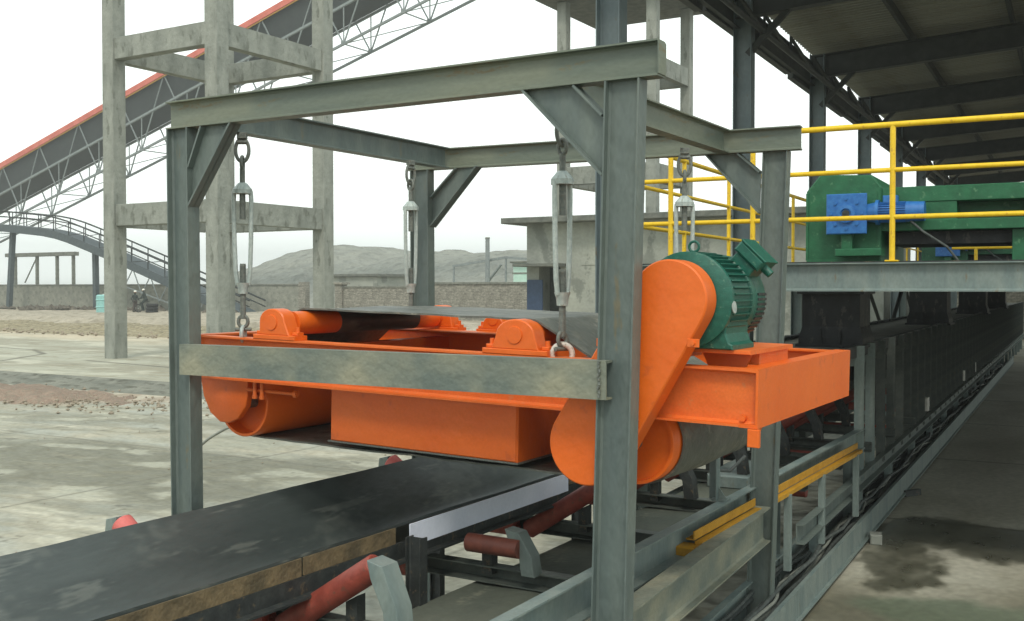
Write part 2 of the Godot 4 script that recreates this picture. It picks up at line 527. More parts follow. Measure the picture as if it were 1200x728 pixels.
# ------------------------------------------------------------------ main
func _ready() -> void:
	# camera
	var cam := Camera3D.new()
	cam.name = "camera"
	cam.fov = 32.719
	cam.near = 0.05
	cam.far = 2500.0
	add_child(cam)
	cam.position = V(0, 2.5, 0)
	cam.rotation = Vector3(deg_to_rad(-1.2474), deg_to_rad(30.8217), 0)
	cam.current = true
	# sky, sun, exposure
	var env := Environment.new()
	env.background_mode = Environment.BG_SKY
	var sm := ProceduralSkyMaterial.new()
	sm.sky_top_color = Color(.80, .84, .84)
	sm.sky_horizon_color = Color(.965, .985, .965)
	sm.sky_curve = .25
	sm.ground_bottom_color = Color(.30, .30, .27)
	sm.ground_horizon_color = Color(.55, .55, .5)
	sm.ground_curve = .1
	sm.sky_energy_multiplier = 1.2
	var sky := Sky.new()
	sky.sky_material = sm
	env.sky = sky
	env.tonemap_mode = Environment.TONE_MAPPER_LINEAR
	env.tonemap_exposure = 1.23
	env.sdfgi_enabled = true
	env.ssao_enabled = true
	env.ssil_enabled = true
	env.fog_enabled = true
	env.fog_light_color = Color(.96, .98, .97)
	env.fog_density = .0012
	var we := WorldEnvironment.new()
	we.name = "world_environment"
	we.environment = env
	add_child(we)
	var sun := DirectionalLight3D.new()
	sun.name = "sun"
	sun.light_energy = .5
	sun.light_color = Color(1, .975, .93)
	sun.light_angular_distance = 14.0
	sun.shadow_enabled = true
	add_child(sun)
	sun.look_at_from_position(V(3.5, 9, 6.5), Vector3.ZERO)
	make_materials()
	build_ground()
	build_shed()
	build_towers()
	build_background()
	build_portal()
	build_separator()
	build_turnbuckles()
	build_conveyor()
	build_bunker_line()
	build_platform()
	build_inner_railing()
	build_feeders()
	build_small()
	build_people()

# ------------------------------------------------------------------ ground
func build_ground() -> void:
	var g := G.new()
	g.quad(V(-900, -.45, 200), V(700, -.45, 200), V(700, -.45, -1200), V(-900, -.45, -1200), Vector3.UP)
	struct("ground", "bare pale earth plain reaching to the horizon", g, M.dirt)
	var n1 := fnl(101, .16, 5)
	var n2 := fnl(102, 1.1, 4)
	var n3 := fnl(103, .5, 5)
	var n4 := fnl(104, 5.0, 2)
	var pale := S(160, 161, 149)
	var dark := S(114, 113, 98)
	var warm := S(164, 158, 139)
	var near := func(x: float, z: float) -> Color:
		var a := n1.get_noise_2d(x, z * 1.6)
		var b := n2.get_noise_2d(x, z)
		var d := n3.get_noise_2d(x, z * 1.5)
		var c: Color = pale.lerp(warm, clampf(.5 + d * 1.2, 0, 1))
		# the broad damp stain across the yard
		var q := seg_d(Vector2(x, z), Vector2(-21, -9.2), Vector2(-11.2, -10.9)) + a * 1.6 + b * .35
		c = c.lerp(dark, smoothstep(2.5, 1.1, q) * .9)
		q = seg_d(Vector2(x, z), Vector2(-13, -15.2), Vector2(-24, -13.4)) + a * 1.3 + b * .5
		c = c.lerp(dark, smoothstep(.9, .1, q) * .5)
		c = c.lerp(S(146, 144, 126), smoothstep(.12, .5, a + b * .35) * .55)
		c = c.lerp(S(152, 132, 112), smoothstep(3.4, .6, seg_d(Vector2(x, z), Vector2(-40, -15.6), Vector2(-22.5, -16.6)) + a * 2.0 + b * .6) * .75)
		c = c.lerp(S(196, 195, 178), smoothstep(.2, .5, d - a * .5) * .5)
		var st := n1.get_noise_2d(x * .5 + 20.0, z * 5.0)
		c = c.lerp(S(128, 124, 106), smoothstep(.1, .5, st + b * .3) * .5)
		for tr in [[-30.0, -10.6, -9.0, -14.6], [-30.0, -11.9, -9.0, -16.2], [-18.0, -3.0, -8.0, -17.0]]:
			var td := absf(seg_d(Vector2(x, z), Vector2(tr[0], tr[1]), Vector2(tr[2], tr[3])) + a * .3)
			c = c.lerp(S(120, 116, 98), smoothstep(.26, .08, td) * (.28 + b * .5))
		c = c.lerp(S(96, 94, 82), smoothstep(.50, .62, b + n4.get_noise_2d(x, z) * .3) * .55)
		# saw cuts between the slabs
		var jx := absf(fposmod(x + 3.0, 6.0) - 3.0)
		var jz := absf(fposmod(z + 3.2 + d * .06, 6.0) - 3.0)
		var cut := minf(jx, jz)
		c = c.lerp(S(104, 102, 90), smoothstep(.045, .015, cut) * .55)
		# under the conveyors it is darker and browner
		c = c.lerp(S(142, 138, 120), smoothstep(-6.2, -4.8, x + b * .4) * .35)
		c = c * (1.0 + n4.get_noise_2d(x * 2.0, z * 2.0) * .09)
		c.a = 1.0
		return c
	var gb := bump(71, .12, 5, 6.0, 512)
	ground_sheet("yard", "pale stained concrete yard under and left of the conveyor", -46, -2.2, -18.1, 6, -.2, 1400, 900, near, 0, gb, .9)
	var far := func(x: float, z: float) -> Color:
		var a := n1.get_noise_2d(x * .6, z * 1.2)
		var b := n2.get_noise_2d(x * .5, z * .8)
		var d := n3.get_noise_2d(x * .4, z)
		var c: Color = S(164, 163, 146).lerp(S(146, 142, 124), clampf(.5 + a * 1.3, 0, 1))
		c = c.lerp(S(194, 192, 174), smoothstep(.14, .44, d + b * .3) * .65)
		c = c.lerp(S(132, 126, 106), smoothstep(.2, .5, b - d * .4) * .5)
		c = c.lerp(S(192, 176, 150), smoothstep(-30.0, -37.0, z + a * 4.0) * .75)
		# crack lines round an old foundation
		for s in [[-33.4, -22.0, -35.5, -25.1], [-35.5, -25.1, -38.2, -26.6], [-38.2, -26.6, -43.0, -27.2], [-24.0, -22.6, -31.0, -23.6]]:
			c = c.lerp(S(98, 96, 84), smoothstep(.16, .05, seg_d(Vector2(x, z), Vector2(s[0], s[1]), Vector2(s[2], s[3])) + b * .05) * .75)
		c = c * (1.0 + n4.get_noise_2d(x, z) * .06)
		c.a = 1.0
		return c
	ground_sheet("upper_yard", "raised pale concrete slab of the yard beyond the kerb", -112, -2.2, -66, -19.25, 0, 1200, 640, far, 0, gb, .92)
	# sloping kerb between the two levels
	var k := G.new()
	k.prism(PackedVector2Array([Vector2(-18.1, -.202), Vector2(-18.1, -.5), Vector2(-19.32, -.5), Vector2(-19.32, .004), Vector2(-19.2, .006)]), Transform3D(Basis(V(0, 0, 1), V(0, 1, 0), V(-1, 0, 0)), V(-2.2, 0, 0)), 110)
	struct("kerb", "dark sloping concrete kerb where the yard steps up", k, M.kerb)
	# right-hand aisle under the bunker roof
	var wetc := S(66, 66, 53)
	var wet := PackedVector2Array([Vector2(-1.79, -10.35), Vector2(-1.81, -11.56), Vector2(-1.54, -12.12), Vector2(-1.03, -12.11), Vector2(-.45, -11.97), Vector2(.6, -12.1), Vector2(1.6, -11.6), Vector2(.6, -10.7), Vector2(-.4, -10.56), Vector2(-.68, -10.55), Vector2(-.99, -10.77), Vector2(-1.23, -10.94), Vector2(-1.24, -10.28), Vector2(-.99, -9.38), Vector2(-1.21, -9.15), Vector2(-1.51, -9.33), Vector2(-1.8, -10.08)])
	var aisle := func(x: float, z: float) -> Color:
		var a := n1.get_noise_2d(x * 2.2 + 40, z * 1.2)
		var b := n2.get_noise_2d(x * 1.4, z)
		var d := n3.get_noise_2d(x * 1.5 + 9, z)
		var c: Color = S(182, 180, 164).lerp(S(158, 154, 136), clampf(.5 + a * 1.2 + d * .5, 0, 1))
		c = c.lerp(S(192, 190, 174), smoothstep(.15, .5, d) * .5)
		c = c.lerp(S(112, 108, 90), smoothstep(-10.6, -8.6, z + a * 1.2 + b * .4) * .8)  # brown dirt tint, deepened to stand in for roof shade at the near end
		var p := Vector2(x, z)
		var w := 0.0
		if z < -7.0 and z > -14.5:
			var q := p + Vector2(b * .16 + a * .1, n2.get_noise_2d(x * 1.4 + 30.0, z) * .30)
			var edge := 9.0
			for i in wet.size():
				edge = minf(edge, seg_d(q, wet[i], wet[(i + 1) % wet.size()]))
			if not Geometry2D.is_point_in_polygon(q, wet):
				edge = -edge
			edge += n4.get_noise_2d(x * 1.5, z * .8) * .07 + n4.get_noise_2d(x * .5, z * .3 + 50.0) * .12
			w = smoothstep(-.12, .10, edge) * (.86 + n2.get_noise_2d(x * 3.0, z * 2.0) * .3)
			w = maxf(w, .45 * smoothstep(1.0, .3, seg_d(p, Vector2(-1.4, -8.2), Vector2(3.0, -8.8)) + b * .6 + n4.get_noise_2d(x, z) * .15))
		c = c.lerp(wetc, clampf(w, 0, 1) * .82)
		var wetness := w
		c = c.lerp(S(86, 108, 86), smoothstep(.5, .2, seg_d(p, Vector2(-1.1, -8.6), Vector2(-.4, -8.7)) + b * .2) * .4)
		var cut := absf(fposmod(z + .7, 4.5) - 2.25)
		c = c.lerp(S(70, 68, 56), smoothstep(.04, .012, cut + d * .02) * .6)
		c = c * (1.0 + n4.get_noise_2d(x * 2.0, z * 2.0) * .10)
		c.a = 1.0 - .62 * wetness
		return c
	ground_sheet("aisle_floor", "damp concrete aisle floor under the bunker roof", -2.25, 9, -80, 4, .012, 480, 1900, aisle, TURN, null, .7)
	# dirt bank across the back of the yard
	var hn := fnl(111, .09, 5)
	var hn2 := fnl(112, .45, 3)
	var bank := G.new()
	bank.sheet(func(u: float, v: float) -> Vector3:
		var x := lerpf(-112, -16, u)
		var z := lerpf(-35.5, -63.5, v) + x * .03 + 1.6
		var edge := smoothstep(0, .12, v) * smoothstep(1, .8, v)
		var hgt := .10 + .3 * maxf(0, hn.get_noise_2d(x, z * 1.5)) + .55 * exp(-pow((v - .16) / .09, 2)) * (.6 + hn.get_noise_2d(x * .6, 3.0))
		return V(x, -.05 + edge * (hgt + hn2.get_noise_2d(x, z) * .09), z), 220, 60)
	var back := G.new()
	back.sheet(func(u: float, v: float) -> Vector3:
		var x := lerpf(-114, -16, u)
		var z := lerpf(-46.0, -66.5, v) + x * .03 + 1.6 + hn2.get_noise_2d(x * .4, 7.0) * 2.0 * (1.0 - v)
		return V(x, -.08 + .5 * smoothstep(0, .12, v) + maxf(0, hn.get_noise_2d(x, z * 1.5)) * .25 + hn2.get_noise_2d(x, z) * .06, z), 200, 40)
	struct("back_ground", "pale trodden earth in front of the boundary walls", back, M.dirt_pale)
	struct("dirt_bank", "low tan bank of loose earth across the back of the yard", bank, M.dirt)
	# gravel heap by the kerb
	var heap := G.new()
	heap.sheet(func(u: float, v: float) -> Vector3:
		var p := Vector2(lerpf(-1, 1, u), lerpf(-1, 1, v))
		var r := p.length()
		var x := -25.6 + p.x * 6.4
		var z := -16.2 + p.y * 2.0 - p.x * .5
		return V(x, -.27 + .30 * smoothstep(1.0, .2, r + hn2.get_noise_2d(x * 1.5, z * 1.5) * .35) + hn2.get_noise_2d(x * 5.0, z * 5.0) * .03, z), 70, 40)
	struct("gravel_heap", "low spread of reddish gravel in front of the kerb", heap, M.gravel)
	var rng := RandomNumberGenerator.new()
	rng.seed = 5
	var st := G.new()
	for i in 700:
		var x := rng.randfn(-23.5, 3.2)
		var z := -16.2 + rng.randfn(0, .8)
		st.stone(V(x, -.19 + rng.randf() * .05, z), rng.randf_range(.02, .07), rng)
	for i in 120:
		st.stone(V(rng.randf_range(-24, -6.4), -.19, rng.randf_range(-17, -6)), rng.randf_range(.006, .022), rng)
	for i in 260:
		var x2 := rng.randf_range(-70, -38)
		st.stone(V(x2, .02 + rng.randf() * .1, -35.5 + x2 * .03 + rng.randf_range(-1.0, 1.5)), rng.randf_range(.05, .16), rng)
	var so := obj("loose_stones", st, M.gravel)
	so.material_override = M.rubble_pale
	tag(so, "loose stones scattered over the gravel and yard", "stones", "", "stuff")
	var rb := G.new()
	for i in 240:
		var x3 := rng.randf_range(-99, -62)
		if rng.randf() < .5:
			x3 = rng.randfn(-86, 4.0)
		rb.stone(V(x3, .42 + rng.randf() * .25, -60.4 - rng.randf() * 2.2), rng.randf_range(.12, .5), rng)
	var ro := obj("rubble", rb, M.rubble)
	tag(ro, "dark rubble tipped along the foot of the left boundary wall", "rubble", "", "stuff")

# ------------------------------------------------------------------ bunker roof
func build_shed() -> void:
	var t := thing("open_shed", "open steel shed with sloping sheet roof over the bunker line", "shed", W(-5.2, 0, -12.4), TURN)
	var cz := [0.0, -6.0, -12.0, -18.0, -24.0, -30.0, -36.0, -42.0, -48.0]
	var rise := .06
	# columns (origin is the nearest left-hand column's foot; local x to the right, -z away)
	var c := G.new()
	c.ibeam(V(0, 0, 0), V(0, 7.75, 0), .32, .26, .02, .014, V(1, 0, 0))
	var c0 := obj("column", c, M.shed_steel, t)
	for i in range(1, cz.size()):
		again(c0, Transform3D(Basis.IDENTITY, V(0, 0, cz[i])))
	for i in cz.size():
		again(c0, Transform3D(Basis.IDENTITY.scaled(V(1, 1.08, 1)), V(11.0, 0, cz[i])))
	# rafters and their knee braces
	var r := G.new()
	r.ibeam(V(-.15, 7.465, 0), V(11.4, 7.46 + rise * 11.7, 0), .5, .22, .02, .014)
	var r0 := obj("rafter", r, M.rafter, t)
	var kb := G.new()
	kb.angle(V(.1, 6.55, .04), V(.85, 7.3, .04), .1, .016)
	var k0 := obj("knee_brace", kb, M.rafter, t)
	var kz := G.new()
	kz.angle(V(0, 6.5, -.1), V(0, 7.1, -.7), .1, .014, V(1, 0, 0))
	var z0 := obj("eave_brace", kz, M.rafter, t)
	for i in range(1, cz.size()):
		again(r0, Transform3D(Basis.IDENTITY, V(0, 0, cz[i])))
		again(k0, Transform3D(Basis.IDENTITY, V(0, 0, cz[i])))
		again(z0, Transform3D(Basis.IDENTITY, V(0, 0, cz[i])))
	# eave beam, tie and gutter
	var e := G.new()
	e.channel(V(-.165, 7.3, 1.6), V(-.165, 7.3, -49), .5, .1, .014, Vector3.UP, true)
	obj("eave_beam", e, M.rafter, t)
	var gut := G.new()
	for i in 9:
		var zz := 1.6 - 6.0 * i
		gut.boxmm(V(-.30, 6.96 + .05 * (i % 2), zz), V(-.17, 7.24, zz - 5.8), .01)
	obj("gutter", gut, M.rafter, t)
	var tie := G.new()
	tie.tube(V(.35, 6.95, 1.0), V(.35, 6.95, -49), .05, .05, 8)
	for i in 24:
		var za := -2.0 * i
		tie.bar(V(.35, 6.95, za), V(.1, 7.5, za - 1.0), .05, .05)
		tie.bar(V(.1, 7.5, za - 1.0), V(.35, 6.95, za - 2.0), .05, .05)
	obj("eave_truss", tie, M.rafter, t)
	# purlins along the roof
	var pu := G.new()
	pu.channel(V(0, 0, 1.7), V(0, 0, -49.2), .2, .07, .01)
	var pm := obj("purlin", pu, M.rafter, t)
	pm.position = V(2.0, 7.82 + rise * 2.3, 0)
	for x in [4.0, 6.0, 8.0, 10.0]:
		again(pm, Transform3D(Basis.IDENTITY, V(x, 7.82 + rise * (x + .3), 0)))
	# ribbed sheets, each its own piece, ribs running down the slope
	var sh := G.new()
	var prof := PackedVector2Array()
	for i in 5:
		var u := i * .2
		prof.append_array([Vector2(u, 0), Vector2(u + .12, 0), Vector2(u + .14, .035), Vector2(u + .18, .035)])
	prof.append(Vector2(1.0, 0))
	var back := prof.duplicate()
	back.reverse()
	for p in back:
		prof.append(p + Vector2(0, .006))
	var dir := V(1, rise, 0).normalized()
	sh.prism(prof, Transform3D(Basis(V(0, 0, -1), dir.cross(V(0, 0, -1)) * -1.0, dir).orthonormalized(), V(-.32, 7.958, 0)), 11.8, 0.0, .1)
	var sm0 := obj("roof_sheet", sh, M.roof_sheet, t)
	sm0.position = V(0, 0, 1.9)
	for i in range(1, 51):
		again(sm0, Transform3D(Basis.IDENTITY, V(0, .004 * (i % 2), 1.9 - 1.0 * i)))
	# low wall and cladding at the far end, right side
	var fw := G.new()
	fw.boxmm(V(5.0, 0, -49.3), V(11.4, 8.3, -49.5))
	obj("end_cladding", fw, M.shed_steel, t)

# ------------------------------------------------------------------ concrete towers
func tower(called: String, label: String, at: Vector3, w: float, d: float, s: float, top: float, levels: Array, bd: float) -> Node3D:
	var t := thing(called, label, "tower", at)
	var c := G.new()
	c.box(V(0, top / 2 - .25, 0), V(s, top + .5, s), Basis.IDENTITY, .025)
	var c0 := obj("column", c, M.concrete, t)
	again(c0, Transform3D(Basis.IDENTITY, V(w, 0, 0)))
	again(c0, Transform3D(Basis.IDENTITY, V(0, 0, -d)))
	again(c0, Transform3D(Basis.IDENTITY, V(w, 0, -d)))
	for y in levels:
		for z in [0.0, -d]:
			var b := G.new()
			b.boxmm(V(s / 2, y - bd, z - s * .36), V(w - s / 2, y, z + s * .36), .015)
			obj("beam", b, M.concrete, t)
		for x in [0.0, w]:
			var b2 := G.new()
			b2.boxmm(V(x - s * .36, y - bd - .02, -d + s / 2), V(x + s * .36, y - .02, -s / 2), .015)
			obj("beam", b2, M.concrete, t)
	return t

func build_towers() -> void:
	tower("concrete_tower", "bare concrete frame tower at left in front of the red-edged gallery", V(-31.15, 0, -24.9), 5.05, 5.2, .56, 22.0, [5.4, 11.2, 17.0], .75)
	var t := tower("concrete_tower", "slimmer concrete frame tower rising behind the grey control house", V(-21.3, 0, -40.0), 4.1, 3.7, .44, 14.6, [7.6, 12.0], .75)
	var sl := G.new()
	sl.boxmm(V(-.9, 14.62, -4.9), V(5.2, 14.95, .9), .02)
	obj("roof_slab", sl, M.roof_slab, t)

# ------------------------------------------------------------------ far things
func build_background() -> void:
	# gravel hills beyond the wall
	var crest := [[-160, 1.0], [-123.3, 1.6], [-117.4, 2.2], [-114.5, 3.4], [-111.7, 4.8], [-108.9, 6.1], [-106.2, 7.0], [-103.5, 7.9], [-100.9, 8.4], [-97.5, 8.6], [-94.2, 8.2], [-91.8, 8.3], [-89.4, 7.7], [-86.6, 7.0], [-84.0, 7.1], [-81.5, 7.5], [-78.9, 7.5], [-76.3, 7.0], [-73.9, 6.8], [-71.2, 7.2], [-66.5, 7.2], [-61.5, 6.7], [-54.2, 4.9], [-45.3, 3.2], [-15.0, .5]]
	var hn := fnl(121, .05, 5)
	var h2 := fnl(122, .3, 4)
	var hl := G.new()
	hl.sheet(func(u: float, v: float) -> Vector3:
		var x := lerpf(-158, -20, u)
		var y := 0.0
		for i in crest.size() - 1:
			if x >= crest[i][0] and x <= crest[i + 1][0]:
				var k := smoothstep(0, 1, (x - crest[i][0]) / float(crest[i + 1][0] - crest[i][0]))
				y = lerpf(crest[i][1], crest[i + 1][1], k)
		var z := lerpf(-84, -150, v) + x * .08
		var f := sin(PI * clampf(v * 1.25, 0, 1)) if v < .4 else sin(PI * clampf(.5 + (v - .4) / 1.2, 0, 1))
		var gul := absf(hn.get_noise_2d(x * 2.2, z * .9))
		return V(x, -.4 + f * (y + .4) * (1.0 - gul * .30 * (1.0 - f * .7)) + h2.get_noise_2d(x, z) * .35 * f, z), 220, 60)
	struct("gravel_hill", "grey gravel stockpile ridge rising beyond the boundary wall", hl, M.hill)
	# boundary walls
	var w := thing("brick_wall", "long left stretch of grey brick boundary wall behind the rubble", "wall", V(-80, 0, -65.5))
	var g := G.new()
	g.boxmm(V(-40, -.4, -.12), V(21.0, 2.68, .12))
	obj("wall_face", g, M.wall_grey, w)
	var cp := G.new()
	cp.boxmm(V(-40, 2.68, -.2), V(21.0, 2.8, .2))
	obj("coping", cp, M.coping, w)
	var pl := G.new()
	pl.boxmm(V(20.8, -.4, -.3), V(21.5, 2.95, .3), .02)
	obj("gate_pillar", pl, M.brick, w)
	var w2 := thing("brick_wall", "nearer stretch of brick boundary wall between the gap and the grey house", "wall", V(-47, 0, -56))
	g = G.new()
	g.boxmm(V(.3, -.4, -.12), V(7.2, 2.5, .12))
	obj("wall_face", g, M.brick, w2)
	g = G.new()
	g.boxmm(V(7.2, -.4, -.12), V(52, 2.72, .12))
	obj("wall_face", g, M.brick, w2)
	cp = G.new()
	cp.boxmm(V(.3, 2.5, -.18), V(7.2, 2.6, .18))
	cp.boxmm(V(7.2, 2.72, -.2), V(52, 2.84, .2))
	obj("coping", cp, M.coping, w2)
	pl = G.new()
	pl.boxmm(V(-.3, -.4, -.3), V(.3, 2.7, .3), .02)
	pl.boxmm(V(-.45, 2.7, -.45), V(.45, 2.85, .45), .02)
	obj("gate_pillar", pl, M.brick, w2)
	# low flat-roofed hut behind the wall
	var hut := thing("flat_hut", "low pale flat-roofed hut showing over the brick wall beside the gap", "hut", V(-52.5, 0, -66))
	g = G.new()
	g.boxmm(V(-2.3, -.4, -2), V(2.3, 3.35, 2), .02)
	obj("wall", g, M.plaster, hut)
	g = G.new()
	g.boxmm(V(-2.6, 3.35, -2.3), V(2.6, 3.55, 2.3), .02)
	obj("roof", g, M.roof_slab, hut)
	# inclined gallery
	var ga := thing("inclined_gallery", "long inclined conveyor gallery with red roof edge on a steel truss", "conveyor gallery", V(-121, 0, -80))
	var sl := .289
	var y0 := 17.9
	var L := 96.0
	var x0 := -57.2
	var at := func(x: float, dy: float, z: float) -> Vector3: return V(x, y0 + sl * x + dy, z)
	g = G.new()
	var dir := V(1, sl, 0).normalized()
	g.bar(at.call(x0, -2.3, -2.0), at.call(L, -2.3, -2.0), 3.6, 3.0)
	obj("side_cladding", g, M.gallery_dark, ga)
	g = G.new()
	g.bar(at.call(x0, -.42, -2.0), at.call(L, -.42, -2.0), 4.4, .62)
	g.bar(at.call(x0, .05, -2.0), at.call(L, .05, -2.0), 3.4, .32)
	obj("roof", g, M.gallery_red, ga)
	g = G.new()
	g.tube(at.call(x0, -.95, .25), at.call(L, -.95, .25), .06, .06, 6)
	for i in 84:
		var x := x0 + 1.8 * i
		g.tube(at.call(x, -.95, .25), at.call(x, -.7, .0), .04, .04, 5)
	obj("roof_rail", g, M.yellow_worn, ga)
	for z in [.1, -4.1]:
		g = G.new()
		g.bar(at.call(x0, -3.9, z), at.call(L, -3.9, z), .22, .24)
		g.bar(at.call(x0, -7.6, z), at.call(L, -7.6, z), .2, .22)
		obj("chord", g, M.truss, ga)
		var dg := G.new()
		var P := 7.2
		for i in 21:
			var x := x0 + P * i
			dg.bar(at.call(x, -.7, z), at.call(x + P / 2, -7.6, z), .11, .11)
			dg.bar(at.call(x + P / 2, -7.6, z), at.call(x + P, -.7, z), .11, .11)
			dg.bar(at.call(x + P / 2, -7.6, z), at.call(x + P / 2, -3.9, z), .09, .09)
			if i % 1 == 0:
				dg.box(at.call(x + P / 2, -7.5, z + .1), V(.5, .4, .06))
		obj("diagonals", dg, M.truss, ga)
	g = G.new()
	for i in 21:
		var x := x0 + 7.2 * i + 3.6
		g.bar(at.call(x, -7.6, .1), at.call(x, -7.6, -4.1), .1, .1)
		g.bar(at.call(x, -7.6, .1), at.call(x + 7.2, -7.6, -4.1), .08, .08)
	obj("cross_bracing", g, M.truss, ga)
	for x in [-22.0, -46.0]:
		g = G.new()
		g.bar(V(x - 1.6, -.3, -2), at.call(x - .5, -7.5, -2), .7, .7, V(0, 0, 1))
		obj("trestle_leg", g, M.truss, ga)
		g = G.new()
		g.bar(V(x + 1.6, -.3, -2), at.call(x + .5, -7.5, -2), .7, .7, V(0, 0, 1))
		obj("trestle_leg", g, M.truss, ga)
	# curved downhill conveyor
	var cv := thing("curved_conveyor", "conveyor bridge with handrails curving down to the ground at left", "conveyor", V(-79, 0, -62))
	var top := Curve3D.new()
	var cpts := [[-62.0, 8.9], [-40.0, 8.9], [-22.0, 8.9], [-14.5, 8.62], [-8.6, 8.05], [-5.0, 7.35], [0.0, 5.9], [6.4, 3.9], [12.5, 1.9], [17.5, .3]]
	for i in cpts.size():
		var pr: Array = cpts[maxi(i - 1, 0)]
		var nx: Array = cpts[mini(i + 1, cpts.size() - 1)]
		var tg := V(nx[0] - pr[0], nx[1] - pr[1], 0) / 6.0
		top.add_point(V(cpts[i][0], cpts[i][1], 0), -tg, tg)
	var pts := top.tessellate(5, 2)
	g = G.new()
	for i in pts.size() - 1:
		g.bar(pts[i] + V(0, -.45, -.9), pts[i + 1] + V(0, -.45, -.9), 1.9, .7)
	obj("deck", g, M.trestle_blue, cv)
	for z in [0.0, -1.8]:
		g = G.new()
		g.path(PackedVector3Array(Array(pts).map(func(p): return p + V(0, 1.15, z))), .07, 6)
		g.path(PackedVector3Array(Array(pts).map(func(p): return p + V(0, .65, z))), .05, 6)
		var ln := top.get_baked_length()
		for i in int(ln / 2.2):
			var p: Vector3 = top.sample_baked(i * 2.2)
			g.tube(p + V(0, -.1, z), p + V(0, 1.15, z), .05, .05, 5)
			if i % 2 == 0:
				var p2: Vector3 = top.sample_baked(minf(i * 2.2 + 2.2, ln))
				g.tube(p + V(0, -.1, z), p2 + V(0, .65, z), .03, .03, 5)
		obj("handrail", g, M.gallery_dark, cv)
	g = G.new()
	g.bar(V(-15.2, 0, -.9), V(-14.4, 8.0, -.9), .45, .4, V(0, 0, 1))
	obj("trestle_leg", g, M.trestle_blue, cv)
	g = G.new()
	g.bar(V(-2.3, 0, -.9), V(-2.4, 6.0, -.9), .42, .4, V(0, 0, 1))
	var tl := obj("trestle_leg", g, M.trestle_blue, cv)
	for x in [-26.0, -38.0, -52.0]:
		again(tl, Transform3D(Basis.IDENTITY.scaled(V(1, 1.36, 1)), V(x, 0, 0)))
	g = G.new()
	g.bar(V(-3.2, 6.15, -.9), V(-1.6, 5.75, -.9), .6, .35)
	obj("trestle_cap", g, M.trestle_blue, cv)
	g = G.new()
	for i in 6:
		var xa := 1.5 + 2.2 * i
		var ya := 4.2 - .66 * (i + .0)
		g.bar(V(xa, ya + .6, 0), V(xa + 1.1, maxf(ya - 1.6, .1), 0), .07, .07)
		g.bar(V(xa + 1.1, maxf(ya - 1.6, .1), 0), V(xa + 2.2, ya - .1, 0), .07, .07)
	g.bar(V(2.6, 2.6, 0), V(12.5, .1, 0), .08, .08)
	obj("underside_truss", g, M.truss, cv)
	# open post frame at far left
	var fr := thing("post_shelter", "open shelter of thin posts under a flat top beam, far left", "shelter", V(-91, 0, -70))
	g = G.new()
	g.boxmm(V(-14, 5.75, -.3), V(-2.5, 6.15, .3), .02)
	obj("top_beam", g, M.coping, fr)
	g = G.new()
	g.boxmm(V(-.13, 0, -.13), V(.13, 5.75, .13))
	var p0 := obj("post", g, M.coping, fr)
	p0.position = V(-12.6, 0, 0)
	for x in [-8.9, -5.6, -3.0]:
		again(p0, Transform3D(Basis.IDENTITY, V(x, 0, 0)))
	g = G.new()
	g.bar(V(-11.0, 3.0, 0), V(-9.0, 5.6, 0), .1, .1)
	obj("brace", g, M.coping, fr)
	# control house
	var h := thing("control_house", "grey rendered flat-roofed control house with a dark blue door", "building", V(-20.8, 0, -36))
	g = G.new()
	g.boxmm(V(0, 0, -4.6), V(.55, 3.3, 0))
	g.boxmm(V(1.5, 0, -4.6), V(13.5, 3.3, 0))
	g.boxmm(V(0, 3.3, -4.6), V(13.5, 4.98, 0))
	g.boxmm(V(.55, 0, -4.6), V(1.5, 3.3, -1.0))
	obj("wall", g, M.plaster, h)
	g = G.new()
	g.boxmm(V(-.75, 4.98, -5.3), V(14.2, 5.2, .75), .02)
	obj("roof", g, M.roof_slab, h)
	g = G.new()
	g.boxmm(V(-.1, 3.3, .002), V(1.75, 3.42, .95), .01)
	obj("canopy", g, M.roof_slab, h)
	g = G.new()
	g.boxmm(V(.05, .05, .03), V(.75, 2.8, .09), .01)
	g.boxmm(V(.12, 1.5, .09), V(.68, 2.65, .1))
	g.boxmm(V(.12, .2, .09), V(.68, 1.35, .1))
	var dr := obj("door", g, M.dark_door, h)
	g = G.new()
	g.tube(V(.66, 1.35, .1), V(.66, 1.35, .16), .02, .02, 8)
	g.tube(V(.66, 1.35, .15), V(.56, 1.35, .15), .013, .013, 8)
	obj("handle", g, M.zinc, dr)
	g = G.new()
	g.boxmm(V(.56, .05, -.9), V(1.49, 3.28, -.86))
	obj("recess_panel", g, M.dark_void, h)
	g = G.new()
	g.boxmm(V(2.4, 3.36, .002), V(13.5, 3.40, .03))
	obj("wall_groove_band", g, M.plaster, h)
	# pole, pale green cabin and pipe frame behind the wall
	var po := thing("utility_pole", "lone grey steel pole standing behind the brick wall", "pole", V(-41.6, 0, -66.2))
	g = G.new()
	g.tube(V(0, -.4, 0), V(0, 6.1, 0), .2, .16, 10)
	obj("shaft", g, M.truss, po)
	g = G.new()
	g.tube(V(0, 6.1, 0), V(0, 6.2, 0), .2, .18, 10)
	obj("cap", g, M.coping, po)
	var cb := thing("green_cabin", "pale green site cabin under a pipe frame beside the pole", "cabin", V(-38.6, 0, -67))
	g = G.new()
	g.boxmm(V(-1.3, -.4, -2), V(1.1, 4.3, 0), .05)
	obj("wall", g, M.pale_green, cb)
	g = G.new()
	g.boxmm(V(-1.35, 3.5, .0), V(1.15, 3.6, .04))
	g.boxmm(V(-1.45, 4.3, -2.1), V(1.25, 4.42, .15), .01)
	obj("roof", g, M.coping, cb)
	g = G.new()
	for x in [-1.6, 1.5]:
		g.bar(V(x, -.4, .5), V(x, 4.7, .5), .12, .12, V(0, 0, 1))
	g.bar(V(-6.2, -.4, .5), V(-6.2, 4.1, .5), .12, .12, V(0, 0, 1))
